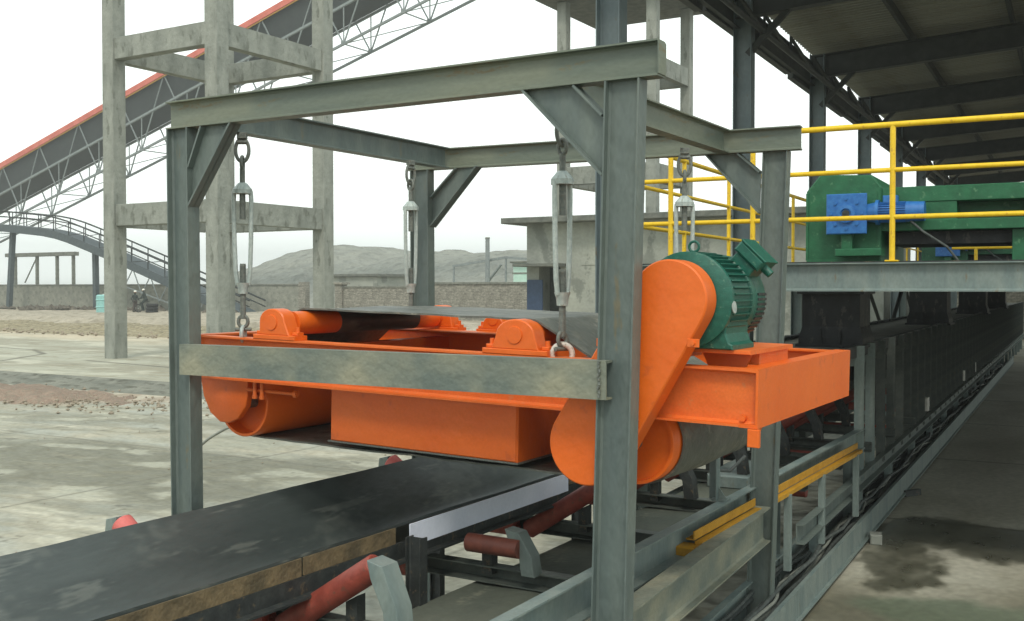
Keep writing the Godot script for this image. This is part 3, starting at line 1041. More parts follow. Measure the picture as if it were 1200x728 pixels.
	g.bar(V(-6.3, 4.1, .5), V(-1.6, 4.7, .5), .14, .18)
	g.bar(V(-1.6, 4.7, .5), V(2.4, 4.4, .5), .14, .18)
	g.bar(V(-3.6, 2.4, .5), V(-2.0, 4.2, .5), .22, .1)
	obj("pipe_frame", g, M.truss, cb)

# ------------------------------------------------------------------ portal frame
func build_portal() -> void:
	var t := thing("portal_frame", "grey steel I-beam portal frame straddling the orange separator", "steel frame", V(-3.6, 0, -5.9))
	var o := V(3.6, 0, 5.9)
	var post := func(xt: float, xb: float, z: float, yb: float) -> void:
		var g := G.new()
		g.ibeam(o + V(xb, yb, z), o + V(xt, 3.475, z), .18, .094, .011, .008, V(1, 0, 0))
		obj("post", g, M.steel, t)
		g = G.new()
		g.boxmm(o + V(xb - .17, yb - .001, z - .13), o + V(xb + .17, yb + .016, z + .13), .003)
		var bp := obj("base_plate", g, M.steel_mud, t)
		g = G.new()
		g.hexbolt(Vector3.ZERO, Vector3.UP, .016, .03)
		var ab := obj("anchor_bolt", g, M.zinc_dark, bp)
		ab.position = o + V(xb - .13, yb + .015, z - .09)
		for e in [[1, -1], [-1, 1], [1, 1]]:
			again(ab, Transform3D(Basis.IDENTITY, o + V(xb + e[0] * .13, yb + .015, z + e[1] * .09)))
	post.call(-5.095, -5.06, -4.574, -.2)
	post.call(-2.105, -2.20, -4.574, -.2)
	post.call(-2.265, -2.385, -7.5, -.2)
	post.call(-5.17, -5.15, -7.2, -.2)
	var g := G.new()
	g.ibeam(o + V(-5.19, 3.559, -4.574), o + V(-1.925, 3.559, -4.574), .168, .094, .011, .008)
	obj("top_beam", g, M.steel_beam, t)
	g = G.new()
	g.ibeam(o + V(-5.30, 3.559, -7.2), o + V(-2.09, 3.559, -7.5), .168, .094, .011, .008)
	obj("top_beam", g, M.steel_beam, t)
	g = G.new()
	g.ibeam(o + V(-4.93, 3.559, -4.623), o + V(-4.93, 3.559, -7.186), .168, .094, .011, .008)
	obj("side_beam", g, M.steel, t)
	g = G.new()
	g.ibeam(o + V(-2.63, 3.559, -4.623), o + V(-2.63, 3.559, -7.398), .168, .094, .011, .008)
	obj("side_beam", g, M.steel_beam, t)
	# knee braces in the planes of the two gables
	var br := func(pts: Array, za: float, zb: float) -> void:
		# pts: two points under the beam, then two on the post's face (x, y); flanges along both long edges
		var h := G.new()
		var z := (za + zb) / 2.0
		var q := PackedVector2Array()
		for p in pts:
			q.append(Vector2(p[0] + o.x, p[1]))
		h.prism(q, Transform3D(Basis.IDENTITY, V(0, 0, o.z + z - .004)), .008)
		for e in [[0, 3], [1, 2]]:
			var p0 := q[e[0]]
			var p1 := q[e[1]]
			var c := (q[0] + q[1] + q[2] + q[3]) / 4.0
			var nn := (p1 - p0).orthogonal().normalized()
			if nn.dot(c - p0) < 0:
				nn = -nn
			h.prism(PackedVector2Array([p0, p1, p1 + nn * .012, p0 + nn * .012]), Transform3D(Basis.IDENTITY, V(0, 0, o.z + z - .045)), .09)
		obj("knee_brace", h, M.steel, t)
	br.call([[-4.64, 3.474], [-4.895, 3.474], [-5.008, 3.235], [-5.005, 2.985]], -4.574, -4.574)
	br.call([[-2.655, 3.474], [-2.36, 3.474], [-2.206, 3.32], [-2.214, 3.03]], -4.574, -4.574)
	br.call([[-2.78, 3.474], [-2.53, 3.474], [-2.366, 3.33], [-2.376, 3.03]], -7.46, -7.47)
	br.call([[-4.62, 3.474], [-4.83, 3.474], [-5.078, 3.25], [-5.076, 3.0]], -7.22, -7.23)
	# low sill beam between the two right-hand posts
	g = G.new()
	g.ibeam(o + V(-2.165, .80, -4.63), o + V(-2.335, .80, -7.44), .25, .11, .013, .009)
	obj("sill_beam", g, M.steel_mud, t)
	# muddy channel across the front, in front of the separator
	g = G.new()
	g.channel(o + V(-5.04, 2.062, -4.49), o + V(-2.165, 2.062, -4.49), .185, .07, .009, Vector3.UP, false)
	obj("cross_channel", g, M.steel_mud, t)
	# weld seams and end plates
	g = G.new()
	for k in 9:
		g.tube(o + V(-2.2 + .006 * sin(k * 2.3), 1.98 + k * .02, -4.483), o + V(-2.198, 1.995 + k * .02, -4.483), .007, .007, 6)
	obj("weld_seam", g, M.zinc_dark, t)
	g = G.new()
	g.box(o + V(-1.922, 3.559, -4.574), V(.006, .150, .09))
	obj("end_plate", g, M.steel_beam, t)

# ------------------------------------------------------------------ the separator
func hull(cs: Array, seg := 24) -> PackedVector2Array:
	var p := PackedVector2Array()
	for c in cs:
		for i in seg:
			p.append(Vector2(c[0] + cos(TAU * i / seg) * c[2], c[1] + sin(TAU * i / seg) * c[2]))
	var h := Geometry2D.convex_hull(p)
	h.remove_at(h.size() - 1)
	return h

func build_separator() -> void:
	var t := thing("magnetic_separator", "orange suspended magnetic separator with a green motor and grey belt", "magnetic separator", V(-3.4, 2.155, -4.8))
	t.rotation.z = -.0215
	var D := -1.78
	var H := .272
	var g := G.new()
	# frame: front and rear I sections, plain end plates
	g.ibeam(V(-1.84, -H / 2, -.055), V(1.85, -H / 2, -.055), H, .11, .013, .010)
	obj("front_rail", g, M.orange_dusty, t)
	g = G.new()
	g.ibeam(V(-1.84, -H / 2, D + .055), V(1.85, -H / 2, D + .055), H, .11, .013, .010)
	obj("rear_rail", g, M.orange, t)
	for s in [-1, 1]:
		g = G.new()
		g.channel(V(s * 1.872, -H / 2 + .001, .002), V(s * 1.872, -H / 2 + .001, D - .002), H + .006, .09, .012, Vector3.UP, s < 0)
		obj("end_channel", g, M.orange, t)
	for x in [-1.03, .72]:
		g = G.new()
		g.channel(V(x, -.13, -.066), V(x, -.13, D + .066), .18, .08, .010)
		obj("cross_member", g, M.orange, t)
	# front bolts and corner lug
	g = G.new()
	g.hexbolt(V(1.79, -.235, -.046), V(0, 0, 1), .016, .02)
	obj("bolt", g, M.orange, t)
	g = G.new()
	g.boxmm(V(1.83, -.36, -.012), V(1.885, -.276, .02), .003)
	obj("corner_lug", g, M.orange, t)
	# the magnet
	g = G.new()
	g.box(V(-.172, -.44, -.88), V(1.325, .335, 1.46), Basis.IDENTITY, .012)
	var mb := obj("magnet_box", g, M.orange, t)
	g = G.new()
	g.boxmm(V(-.845, -.612, -.142), V(.50, -.602, -1.618), .002)
	obj("wear_plate", g, M.zinc_dark, mb)
	# drums
	var drum := func(x: float, y: float, rec: float) -> void:
		var h := G.new()
		var T := Transform3D(Basis.IDENTITY, V(x, y, D + .16))
		var l := -D - .30
		h.lathe(PackedVector2Array([Vector2(.0, .1), Vector2(.195, .1), Vector2(.195, 0), Vector2(.212, 0), Vector2(.215, .004), Vector2(.218, l * .5), Vector2(.215, l - .004), Vector2(.212, l), Vector2(.197, l), Vector2(.194, l - rec), Vector2(.0, l - rec)]), T, 40)
		var dm := obj("drum", h, M.orange, t)
		h = G.new()
		h.tube(V(x, y, D + .03), V(x, y, -.15), .035, .035, 14)
		obj("shaft", h, M.zinc_dark, dm)
	drum.call(-1.55, -.432, .10)
	drum.call(1.19, -.42, .02)
	# belt loop over the rollers and drums
	var outer := hull([[-1.13, .1, .088], [.52, .1, .088], [1.19, -.42, .231], [-1.55, -.432, .231]], 40)
	var inner := hull([[-1.13, .1, .076], [.52, .1, .076], [1.19, -.42, .219], [-1.55, -.432, .219]], 40)
	g = G.new()
	var bn := fnl(131, 1.3, 3)
	var z0 := -.235
	var z1 := D + .36
	var nz := 14
	var loop := PackedVector2Array()
	for i in outer.size():
		var a := outer[i]
		var b := outer[(i + 1) % outer.size()]
		var k := maxi(1, int(a.distance_to(b) / .09))
		for q in k:
			loop.append(a.lerp(b, q / float(k)))
	var m := loop.size()
	var P: Array = []
	var Q: Array = []
	for i in m:
		var tg := (loop[(i + 1) % m] - loop[(i + m - 1) % m]).normalized()
		var nn := Vector2(tg.y, -tg.x)
		if Geometry2D.is_polygon_clockwise(loop):
			nn = -nn
		var rp := PackedVector3Array()
		var rq := PackedVector3Array()
		for j in nz + 1:
			var z := lerpf(z0, z1, j / float(nz))
			var sag := bn.get_noise_3d(loop[i].x * 1.2, loop[i].y * 1.2, z * 1.4) * .012
			var p := loop[i] + nn * sag
			rp.append(V(p.x, p.y, z))
			rq.append(V(p.x - nn.x * .011, p.y - nn.y * .011, z))
		P.append(rp)
		Q.append(rq)
	for i in m:
		var i2 := (i + 1) % m
		for j in nz:
			var nx := func(ii: int, jj: int) -> Vector3:
				var du: Vector3 = P[(ii + 1) % m][jj] - P[(ii + m - 1) % m][jj]
				var dv: Vector3 = P[ii][mini(jj + 1, nz)] - P[ii][maxi(jj - 1, 0)]
				var r := du.cross(dv).normalized()
				var dir2: Vector3 = P[ii][jj] - Q[ii][jj]
				return r if r.dot(dir2) > 0 else -r
			var a: Vector3 = nx.call(i, j)
			var b: Vector3 = nx.call(i2, j)
			var c: Vector3 = nx.call(i2, j + 1)
			var d: Vector3 = nx.call(i, j + 1)
			g.squad(P[i][j], P[i2][j], P[i2][j + 1], P[i][j + 1], a, b, c, d)
			g.squad(Q[i][j], Q[i2][j], Q[i2][j + 1], Q[i][j + 1], -a, -b, -c, -d)
		g.quad(P[i][0], P[i2][0], Q[i2][0], Q[i][0], V(0, 0, 1))
		g.quad(P[i][nz], P[i2][nz], Q[i2][nz], Q[i][nz], V(0, 0, -1))
	obj("belt", g, M.belt_grey, t)
	# carrying rollers on their bearing blocks
	for x in [-1.13, .52]:
		g = G.new()
		g.tube(V(x, .1, -.12), V(x, .1, D + .14), .073, .073, 24)
		var cr := obj("carrying_roller", g, M.orange, t)
		g = G.new()
		g.tube(V(x, .1, -.52), V(x, .1, D + .40), .0755, .0755, 24)
		obj("dark_sleeve", g, M.belt_black, cr)  # sleeve added: its dark colour stands in for the shaded inside of the loop
	var block := func(x: float, z: float, wide: float, h: float, lean: float) -> void:
		var b := G.new()
		var q := PackedVector2Array([Vector2(-wide * .36, .028)])
		for i in 11:
			var a := PI * (1.0 - i / 10.0)
			q.append(Vector2(cos(a) * wide * .30 + lean, h - wide * .22 + sin(a) * wide * .22))
		q.append(Vector2(wide * .36, .028))
		b.prism(q, Transform3D(Basis.IDENTITY, V(x, 0, z - .055)), .11, .006, .6)
		var bl := obj("bearing_block", b, M.orange, t)
		b = G.new()
		b.boxmm(V(x - wide * .5, .001, z - .06), V(x + wide * .5, .03, z + .06), .004)
		b.tube(V(x + lean, .105, z + .05), V(x + lean, .105, z + .062), .05, .045, 18)
		for s in [-1, 1]:
			b.boxmm(V(x + s * wide * .43 - .022, .03, z - .03), V(x + s * wide * .43 + .022, .05, z + .03), .004)
			b.hexbolt(V(x + s * wide * .43, .05, z), Vector3.UP, .014, .03)
		obj("block_foot", b, M.orange, bl)
	block.call(-1.16, -.055, .34, .19, -.02)
	block.call(.55, -.055, .40, .19, 0.0)
	block.call(-1.1, D + .06, .36, .19, 0.0)
	block.call(.5, D + .06, .36, .19, 0.0)
	block.call(-.62, D + .06, .28, .13, 0.0)
	g = G.new()
	g.boxmm(V(-1.35, .001, D + .125), V(-.2, .014, D + .36), .003)
	obj("rear_plate", g, M.orange_dusty, t)
	# left drum's take-up bracket and adjusting screws
	g = G.new()
	g.prism(PackedVector2Array([Vector2(-1.86, -.276), Vector2(-1.83, -.40), Vector2(-1.77, -.50), Vector2(-1.68, -.555), Vector2(-1.60, -.555), Vector2(-1.52, -.52), Vector2(-1.455, -.44), Vector2(-1.44, -.36), Vector2(-1.44, -.276)]), Transform3D(Basis.IDENTITY, V(0, 0, -.115)), .05, .005, .5)
	obj("take_up_bracket", g, M.orange, t)
	g = G.new()
	for x in [-1.36, -1.30]:
		g.tube(V(x, -.276, -.05), V(x, -.37, -.05), .013, .013, 8)
		g.hexbolt(V(x, -.36, -.05), V(0, -1, 0), .02, .02)
	g.tube(V(-1.45, -.33, -.07), V(-1.02, -.33, -.07), .011, .011, 8)
	g.hexbolt(V(-1.05, -.33, -.07), V(1, 0, 0), .025, .025)
	obj("adjusting_screw", g, M.orange_dusty, t)
	# right take-up housing below the frame
	g = G.new()
	g.boxmm(V(1.28, -.36, D + .18), V(1.5, -.276, D + .06), .004)
	obj("take_up_bracket", g, M.orange, t)
	# chain guard: one long rounded case from the motor shaft to the drum
	g = G.new()
	var hp := hull([[1.05, -.41, .205], [1.468, .318, .192]], 48)
	g.prism(hp, Transform3D(Basis.IDENTITY, V(0, 0, -.0)), .135, .007, .4)
	var cg := obj("chain_guard", g, M.orange, t)
	g = G.new()
	g.boxmm(V(-.03, -.02, .136), V(.03, .02, .142), .002)
	g.hexbolt(V(0, 0, .142), V(0, 0, 1), .012, .012)
	var gc := obj("guard_clip", g, M.orange, cg)
	gc.position = V(1.60, .12, 0)
	again(gc, Transform3D(Basis.IDENTITY, V(1.13, .10, 0)))
	g = G.new()
	g.box(V(1.39, -.14, .06), V(.07, .05, .10), Basis(V(0, 0, 1), .5), .004)
	g.hexbolt(V(1.40, -.13, .11), V(0, 0, 1), .017, .02)
	obj("guard_bracket", g, M.orange, cg)
	# motor deck with gusset
	g = G.new()
	g.boxmm(V(1.18, .062, -.09), V(1.80, .082, -.80), .003)
	g.boxmm(V(1.22, .0, -.14), V(1.30, .062, -.78), .003)
	g.boxmm(V(1.70, .0, -.30), V(1.78, .062, -.78), .003)
	obj("motor_deck", g, M.orange_dusty, t)
	g = G.new()
	g.prism(PackedVector2Array([Vector2(1.50, .061), Vector2(1.76, .061), Vector2(1.69, -.10), Vector2(1.57, -.10)]), Transform3D(Basis.IDENTITY, V(0, 0, -.26)), .012)
	obj("deck_gusset", g, M.orange, t)
	g = G.new()
	g.prism(PackedVector2Array([Vector2(1.2, .001), Vector2(1.3, .001), Vector2(1.3, -.2), Vector2(1.2, -.05)]), Transform3D(Basis.IDENTITY, V(0, 0, -.45)), .012)
	obj("deck_gusset", g, M.orange, t)
	# motor
	var mx := 1.492
	var my := .318
	g = G.new()
	g.lathe(PackedVector2Array([Vector2(0, 0), Vector2(.14, 0), Vector2(.225, .015), Vector2(.234, .02), Vector2(.234, .05), Vector2(.218, .06), Vector2(.218, .34), Vector2(.227, .345), Vector2(.227, .40), Vector2(0, .40)]), Transform3D(Basis(V(-1, 0, 0), V(0, 1, 0), V(0, 0, -1)), V(mx, my, -.012)), 40)
	var mo := obj("motor", g, M.green_motor, t)
	g = G.new()
	for i in 44:
		var a := TAU * i / 44
		g.box(V(mx + cos(a) * .226, my + sin(a) * .226, -.21), V(.020, .006, .27), Basis(V(0, 0, 1), a))
	obj("cooling_fins", g, M.green_motor, mo)
	g = G.new()
	g.lathe(PackedVector2Array([Vector2(.21, 0), Vector2(.226, .005), Vector2(.229, .06), Vector2(.226, .15), Vector2(.208, .185), Vector2(.19, .195), Vector2(.185, .195), Vector2(.185, .17), Vector2(0, .17)]), Transform3D(Basis(V(-1, 0, 0), V(0, 1, 0), V(0, 0, -1)), V(mx, my, -.415)), 40)
	var fc := obj("fan_cowl", g, M.green_motor, mo)
	g = G.new()
	for i in 11:
		var yy := -.14 + .028 * i
		var ww := sqrt(maxf(.0, .19 * .19 - yy * yy))
		if ww > .03:
			g.box(V(mx, my + yy, -.598), V(ww * 2, .010, .012))
	obj("grille_bar", g, M.green_motor, fc)
	g = G.new()
	for i in 9:
		var a := -.75 + .11 * i
		g.box(V(mx + cos(a) * .2285, my + sin(a) * .2285, -.50), V(.008, .013, .13), Basis(V(0, 0, 1), a))
	obj("cowl_slots", g, M.black_steel, fc)
	g = G.new()
	g.prism(PackedVector2Array([Vector2(mx - .23, .083), Vector2(mx + .23, .083), Vector2(mx + .23, .105), Vector2(mx + .21, .118), Vector2(mx + .195, .16), Vector2(mx + .20, my - .04), Vector2(mx - .20, my - .04), Vector2(mx - .195, .16), Vector2(mx - .21, .118), Vector2(mx - .23, .105)]), Transform3D(Basis.IDENTITY, V(0, 0, -.385)), .33, .006, .3)
	obj("motor_foot", g, M.green_motor, mo)
	g = G.new()
	var jb := Basis(V(0, 0, 1), -.75)
	var jc := V(mx, my, -.44) + jb * V(0, .268, 0)
	g.box(jc - jb * V(0, .03, 0), V(.13, .07, .16), jb, .006)
	g.box(jc + jb * V(0, .035, 0), V(.165, .06, .20), jb, .010)
	var jx := obj("junction_box", g, M.green_motor, mo)
	g = G.new()
	g.box(jc + jb * V(0, .069, 0), V(.17, .008, .205), jb, .002)
	g.tube(jc + jb * V(.08, .03, .03), jc + jb * V(.13, .03, .03), .022, .02, 10)
	obj("box_lid", g, M.green_motor, jx)
	g = G.new()
	g.ring(V(mx - .03, my + .262, -.20), V(0, 0, 1), .026, .007, 16)
	g.tube(V(mx - .03, my + .20, -.20), V(mx - .03, my + .242, -.20), .016, .012, 8)
	obj("eye_bolt", g, M.green_motor, mo)
	g = G.new()
	g.lathe(PackedVector2Array([Vector2(.03, 0), Vector2(.03, .004), Vector2(0, .006)]), Transform3D(Basis(V(0, 1, 0), V(0, 0, 1), V(1, 0, 0)).rotated(V(0, 0, 1), .1), V(mx + .2335, my - .03, -.055)), 14)
	obj("name_plate", g, M.zinc, mo)

# ------------------------------------------------------------------ hanging gear
func build_turnbuckles() -> void:
	var t := thing("turnbuckle", "left front turnbuckle hanging by an open chain link beside the left orange bearing block", "turnbuckle", V(-4.885, 2.20, -4.87), .55, "turnbuckles carrying the separator")
	var g := G.new()
	# from the top: clevis on the beam, link, eye rod, body, hook rod, shackle
	g.boxmm(V(-.03, 1.235, -.02), V(.03, 1.275, .02), .004)
	g.tube(V(-.035, 1.215, 0), V(.035, 1.215, 0), .014, .014, 10)
	obj("hanger_lug", g, M.zinc_dark, t)
	g = G.new()
	g.ring(V(0, 1.165, 0), V(0, 0, 1), .042, .0115, 20, 1.75)
	obj("chain_link", g, M.zinc_dark, t)
	g = G.new()
	g.ring(V(0, 1.085, 0), V(1, 0, 0), .030, .011, 16, 1.3)
	g.tube(V(0, 1.05, 0), V(0, .86, 0), .017, .017, 12)
	obj("eye_rod", g, M.zinc_dark, t)
	g = G.new()
	g.lathe(PackedVector2Array([Vector2(.0, -.015), Vector2(.062, -.015), Vector2(.062, .012), Vector2(.03, .05), Vector2(.022, .055), Vector2(.0, .055)]), Transform3D(Basis(V(1, 0, 0), V(0, 0, -1), V(0, 1, 0)), V(0, .905, 0)), 12)
	obj("end_collar", g, M.zinc, t)
	g = G.new()
	g.lathe(PackedVector2Array([Vector2(.0, -.04), Vector2(.03, -.04), Vector2(.034, .0), Vector2(.045, .03), Vector2(.0, .03)]), Transform3D(Basis(V(1, 0, 0), V(0, 0, -1), V(0, 1, 0)), V(0, .30, 0)), 12)
	obj("end_collar", g, M.zinc, t)
	g = G.new()
	g.path(PackedVector3Array([V(.052, .905, 0), V(.055, .85, 0), V(.052, .6, 0), V(.045, .40, 0), V(.034, .315, 0)]), .014, 10)
	again(obj("body_bar", g, M.zinc, t), Transform3D(Basis(Vector3.UP, PI), Vector3.ZERO))
	g = G.new()
	g.tube(V(0, .89, 0), V(0, .73, 0), .019, .019, 12)
	g.tube(V(0, .45, 0), V(0, .10, 0), .018, .018, 12)
	for k in 22:
		g.tube(V(0, .44 - k * .008, 0), V(0, .436 - k * .008, 0), .0205, .0205, 10)
	obj("threaded_rod", g, M.zinc_dark, t)
	g = G.new()
	g.ring(V(0, .085, 0), V(0, 0, 1), .030, .012, 16, 1.2)
	g.tube(V(-.05, .035, 0), V(.05, .035, 0), .012, .012, 10)
	obj("hook", g, M.zinc_dark, t)
	g = G.new()
	g.ring(V(0, .005, 0), V(1, 0, 0), .046, .013, 20, 1.0)
	var sh := obj("shackle", g, M.zinc, t)
	var c := copy(t, "right front turnbuckle with a white ring at its foot, beside the front bearing block", V(-2.60, 2.145, -4.87), 1.25)
	for n in c.get_children():
		if String(n.name).begins_with("shackle"):
			n.material_override = M.white_shackle
			n.rotation.y = .9
			n.scale = V(1.15, 1.15, 1.15)
	copy(t, "left rear turnbuckle hanging in front of the rear left post", V(-4.83, 2.20, -6.58), 1.35)
	copy(t, "right rear turnbuckle hanging behind the green motor", V(-2.61, 2.145, -6.60), .45)

# ------------------------------------------------------------------ main belt conveyor
func build_conveyor() -> void:
	var O := V(-4.1, 0, -5)
	var t := thing("belt_conveyor", "long troughed black belt conveyor running under the separator", "conveyor", O)
	var g := G.new()
	var cs := PackedVector2Array([Vector2(-4.76, 1.20), Vector2(-4.62, 1.12), Vector2(-4.48, 1.035), Vector2(-4.39, .965), Vector2(-4.34, .925), Vector2(-4.27, .895), Vector2(-4.0, .885), Vector2(-3.94, .895), Vector2(-3.88, .930), Vector2(-3.81, .995), Vector2(-3.71, 1.10), Vector2(-3.59, 1.172)])
	var bn := fnl(141, .7, 3)
	var zs := 90
	var zz0 := 3.2
	var zz1 := -34.0
	var top: Array = []
	for j in zs + 1:
		var z := lerpf(zz0, zz1, j / float(zs))
		var row := PackedVector3Array()
		var sag := .004 * (1.0 - cos(TAU * (z + 4.0) / 1.25))
		for i in cs.size():
			var e := absf(i - 5.5) / 5.5
			row.append(V(cs[i].x + bn.get_noise_2d(z * .3, 0) * .008, cs[i].y - sag * e * .8 + bn.get_noise_2d(i * .3, z * .5) * .004, z) - O)
		top.append(row)
	var nm := func(i: int, j: int) -> Vector3:
		var a: Vector3 = top[j][mini(i + 1, cs.size() - 1)] - top[j][maxi(i - 1, 0)]
		var b: Vector3 = top[mini(j + 1, zs)][i] - top[maxi(j - 1, 0)][i]
		var r := b.cross(a).normalized()
		return r if r.y > 0 else -r
	var th := V(0, -.016, 0)
	for j in zs:
		for i in cs.size() - 1:
			var na: Vector3 = nm.call(i, j)
			var nb: Vector3 = nm.call(i + 1, j)
			var nc: Vector3 = nm.call(i + 1, j + 1)
			var nd: Vector3 = nm.call(i, j + 1)
			g.squad(top[j][i], top[j][i + 1], top[j + 1][i + 1], top[j + 1][i], na, nb, nc, nd)
			g.squad(top[j][i] + th, top[j][i + 1] + th, top[j + 1][i + 1] + th, top[j + 1][i] + th, -na, -nb, -nc, -nd)
		for i in [0, cs.size() - 1]:
			g.quad(top[j][i], top[j + 1][i], top[j + 1][i] + th, top[j][i] + th, V(-1 if i == 0 else 1, 0, 0))
	obj("belt", g, M.belt_black, t)
	# idler sets every 1.25 m
	var zi := [-1.5, -2.75, -4.0, -5.25, -6.5, -7.75, -9.0, -10.25, -11.5, -12.75, -14.0]
	var rr := .064
	var roll := func(a: Vector3, b: Vector3) -> G:
		var h := G.new()
		var T := G.frame(a, b, Vector3.UP)
		var l := a.distance_to(b)
		h.lathe(PackedVector2Array([Vector2(0, .006), Vector2(.026, .006), Vector2(.03, .0), Vector2(rr - .008, .0), Vector2(rr, .008), Vector2(rr, l - .008), Vector2(rr - .008, l), Vector2(.03, l), Vector2(.026, l - .006), Vector2(0, l - .006)]), T, 24)
		h.tube(a - T.basis.z * .03, b + T.basis.z * .03, .012, .012, 8)
		return h
	var r0: MeshInstance3D
	var r1: MeshInstance3D
	var r2: MeshInstance3D
	var b0: MeshInstance3D
	var b1: MeshInstance3D
	var x0: MeshInstance3D
	var f0: MeshInstance3D
	for i in zi.size():
		var T := Transform3D(Basis.IDENTITY, V(0, 0, zi[i]) - V(0, 0, O.z))
		if i == 0:
			var off := V(O.x, 0, 0)
			r0 = obj("wing_roller", roll.call(V(-3.14, 1.165, 0) - off, V(-3.74, .775, 0) - off), M.red_roller, t)
			r1 = obj("centre_roller", roll.call(V(-3.84, .785, 0) - off, V(-4.34, .785, 0) - off), M.red_roller, t)
			r2 = obj("wing_roller", roll.call(V(-4.46, .81, 0) - off, V(-4.97, 1.165, 0) - off), M.pink_roller, t)
			# right bracket: a bent plate leaning out from the cross beam, then its mirror image on the left
			var h := G.new()
			h.prism(PackedVector2Array([Vector2(-3.15, 1.205), Vector2(-3.06, 1.185), Vector2(-2.975, .99), Vector2(-2.955, .815), Vector2(-3.04, .815), Vector2(-3.055, .97), Vector2(-3.13, 1.12)]), Transform3D(Basis.IDENTITY, V(0, 0, .055) - off), .012, .002)
			h.prism(PackedVector2Array([Vector2(-3.15, 1.205), Vector2(-3.06, 1.185), Vector2(-2.975, .99), Vector2(-2.955, .815), Vector2(-2.967, .815), Vector2(-2.987, .985), Vector2(-3.068, 1.176), Vector2(-3.15, 1.193)]), Transform3D(Basis.IDENTITY, V(0, 0, -.055) - off), .112, .001)
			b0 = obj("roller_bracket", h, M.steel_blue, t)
			h = G.new()
			h.prism(PackedVector2Array([Vector2(-4.96, 1.205), Vector2(-5.04, 1.185), Vector2(-5.07, .99), Vector2(-5.0, .815), Vector2(-4.93, .815), Vector2(-4.97, .97), Vector2(-4.94, 1.12)]), Transform3D(Basis.IDENTITY, V(0, 0, -.05) - off), .10, .002)
			b1 = obj("roller_bracket", h, M.steel_blue, t)
			h = G.new()
			h.channel(V(-5.05, .805, -.10) - off, V(-2.46, .805, -.10) - off, .10, .09, .008, Vector3.UP, true)
			x0 = obj("cross_beam", h, M.steel_dim, t)
			h = G.new()
			h.prism(PackedVector2Array([Vector2(-3.36, .80), Vector2(-3.29, .80), Vector2(-3.29, .99), Vector2(-3.36, .95)]), Transform3D(Basis.IDENTITY, V(0, 0, -.10) - off), .07, .002)
			f0 = obj("roller_saddle", h, M.black_steel, t)
			for o in [r0, r1, r2, b0, b1, x0, f0]:
				o.transform = T
		else:
			for o in [r0, r1, r2, b0, b1, x0, f0]:
				if (o == r2 or o == b1) and i % 2 == 1:
					continue
				if o == r0 and i == 3:
					continue
				var TT := T
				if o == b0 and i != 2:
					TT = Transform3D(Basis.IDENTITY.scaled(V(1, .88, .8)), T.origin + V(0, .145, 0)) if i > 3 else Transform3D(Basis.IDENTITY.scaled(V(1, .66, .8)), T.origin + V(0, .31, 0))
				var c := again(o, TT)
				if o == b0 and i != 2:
					c.material_override = M.steel if i < 4 else M.black_steel  # farther brackets in darker steel: their shade is put into the colour
	# stringer under the right wing, in lengths between the idlers, with plates hung on it
	g = G.new()
	g.angle(V(-3.585, .965, -1.4) - O, V(-3.585, .965, -11.0) - O, .075, .012, Vector3.UP, true)
	g.boxmm(V(-3.585, .966, -1.4) - O, V(-3.565, 1.065, -11.0) - O, .002)
	obj("stringer_angle", g, M.black_steel, t)
	for zr in [[-1.4, -2.70], [-2.715, -3.95], [-3.965, -4.72], [-6.8, -8.9]]:
		g = G.new()
		g.boxmm(V(-3.580, 1.066, zr[0]) - O, V(-3.572, 1.156, zr[1]) - O, .001)
		obj("side_plate", g, M.rust, t)
	g = G.new()
	g.boxmm(V(-3.560, 1.03, -4.83) - O, V(-3.553, 1.158, -6.75) - O)
	var gp := obj("side_plate", g, M.galvanised, t)
	gp.set_meta("label", "bright galvanised side plate under the belt edge")
	g = G.new()
	g.tube(V(-3.40, 1.0, -5.2) - O, V(-3.05, 1.0, -5.2) - O, .055, .055, 16)
	obj("side_roller", g, M.red_dark, t)
	# stringer legs
	g = G.new()
	g.ibeam(V(0, -.47, 0), V(0, .84, 0), .10, .07, .008, .006, V(1, 0, 0))
	var lg := obj("leg", g, M.black_steel, t)
	lg.position = V(-3.46, .27, -4.76) - O
	for z in [-2.1, -7.1, -9.6]:
		again(lg, Transform3D(Basis.IDENTITY, V(-3.46, .27, z) - O))
	for z in [-2.1, -4.62, -7.1, -9.6]:
		again(lg, Transform3D(Basis.IDENTITY, V(-4.95, .04, z) - O))
	# flat return belt on the right, and the outer stringer
	g = G.new()
	g.sheet(func(u: float, v: float) -> Vector3:
		var z := lerpf(1.0, -12.2, v)
		return V(lerpf(-3.42, -2.60, u), .735 + .01 * sin(u * PI) + bn.get_noise_2d(u * 2.0, z * .8) * .012, z) - O, 8, 50)
	g.boxmm(V(-3.42, .706, 1.0) - O, V(-2.60, .714, -12.2) - O)
	obj("return_belt", g, M.belt_flat, t)
	g = G.new()
	g.channel(V(-2.40, .945, -1.2) - O, V(-2.52, .945, -11.2) - O, .205, .075, .010, Vector3.UP, true)
	var osn := obj("outer_stringer", g, M.steel_blue, t)
	g = G.new()
	g.ibeam(V(0, -.2, 0), V(0, .84, 0), .12, .07, .008, .006, V(0, 0, 1))
	var ol := obj("leg", g, M.steel, t)
	ol.position = V(-2.45, 0, -3.2) - O
	for z in [-5.6, -8.3, -10.9]:
		again(ol, Transform3D(Basis.IDENTITY, V(-2.45 - .012 * (-z - 3), 0, z) - O))
	# upright cut-off posts on the outer stringer
	g = G.new()
	g.angle(V(0, 1.05, 0), V(0, 1.55, 0), .075, .008, V(0, 0, 1))
	g.boxmm(V(-.045, 1.048, -.06), V(.05, 1.062, .06))
	g.prism(PackedVector2Array([Vector2(.0, 1.06), Vector2(.06, 1.06), Vector2(.0, 1.14)]), Transform3D(Basis.IDENTITY, V(0.005, 0, .035)), .008)
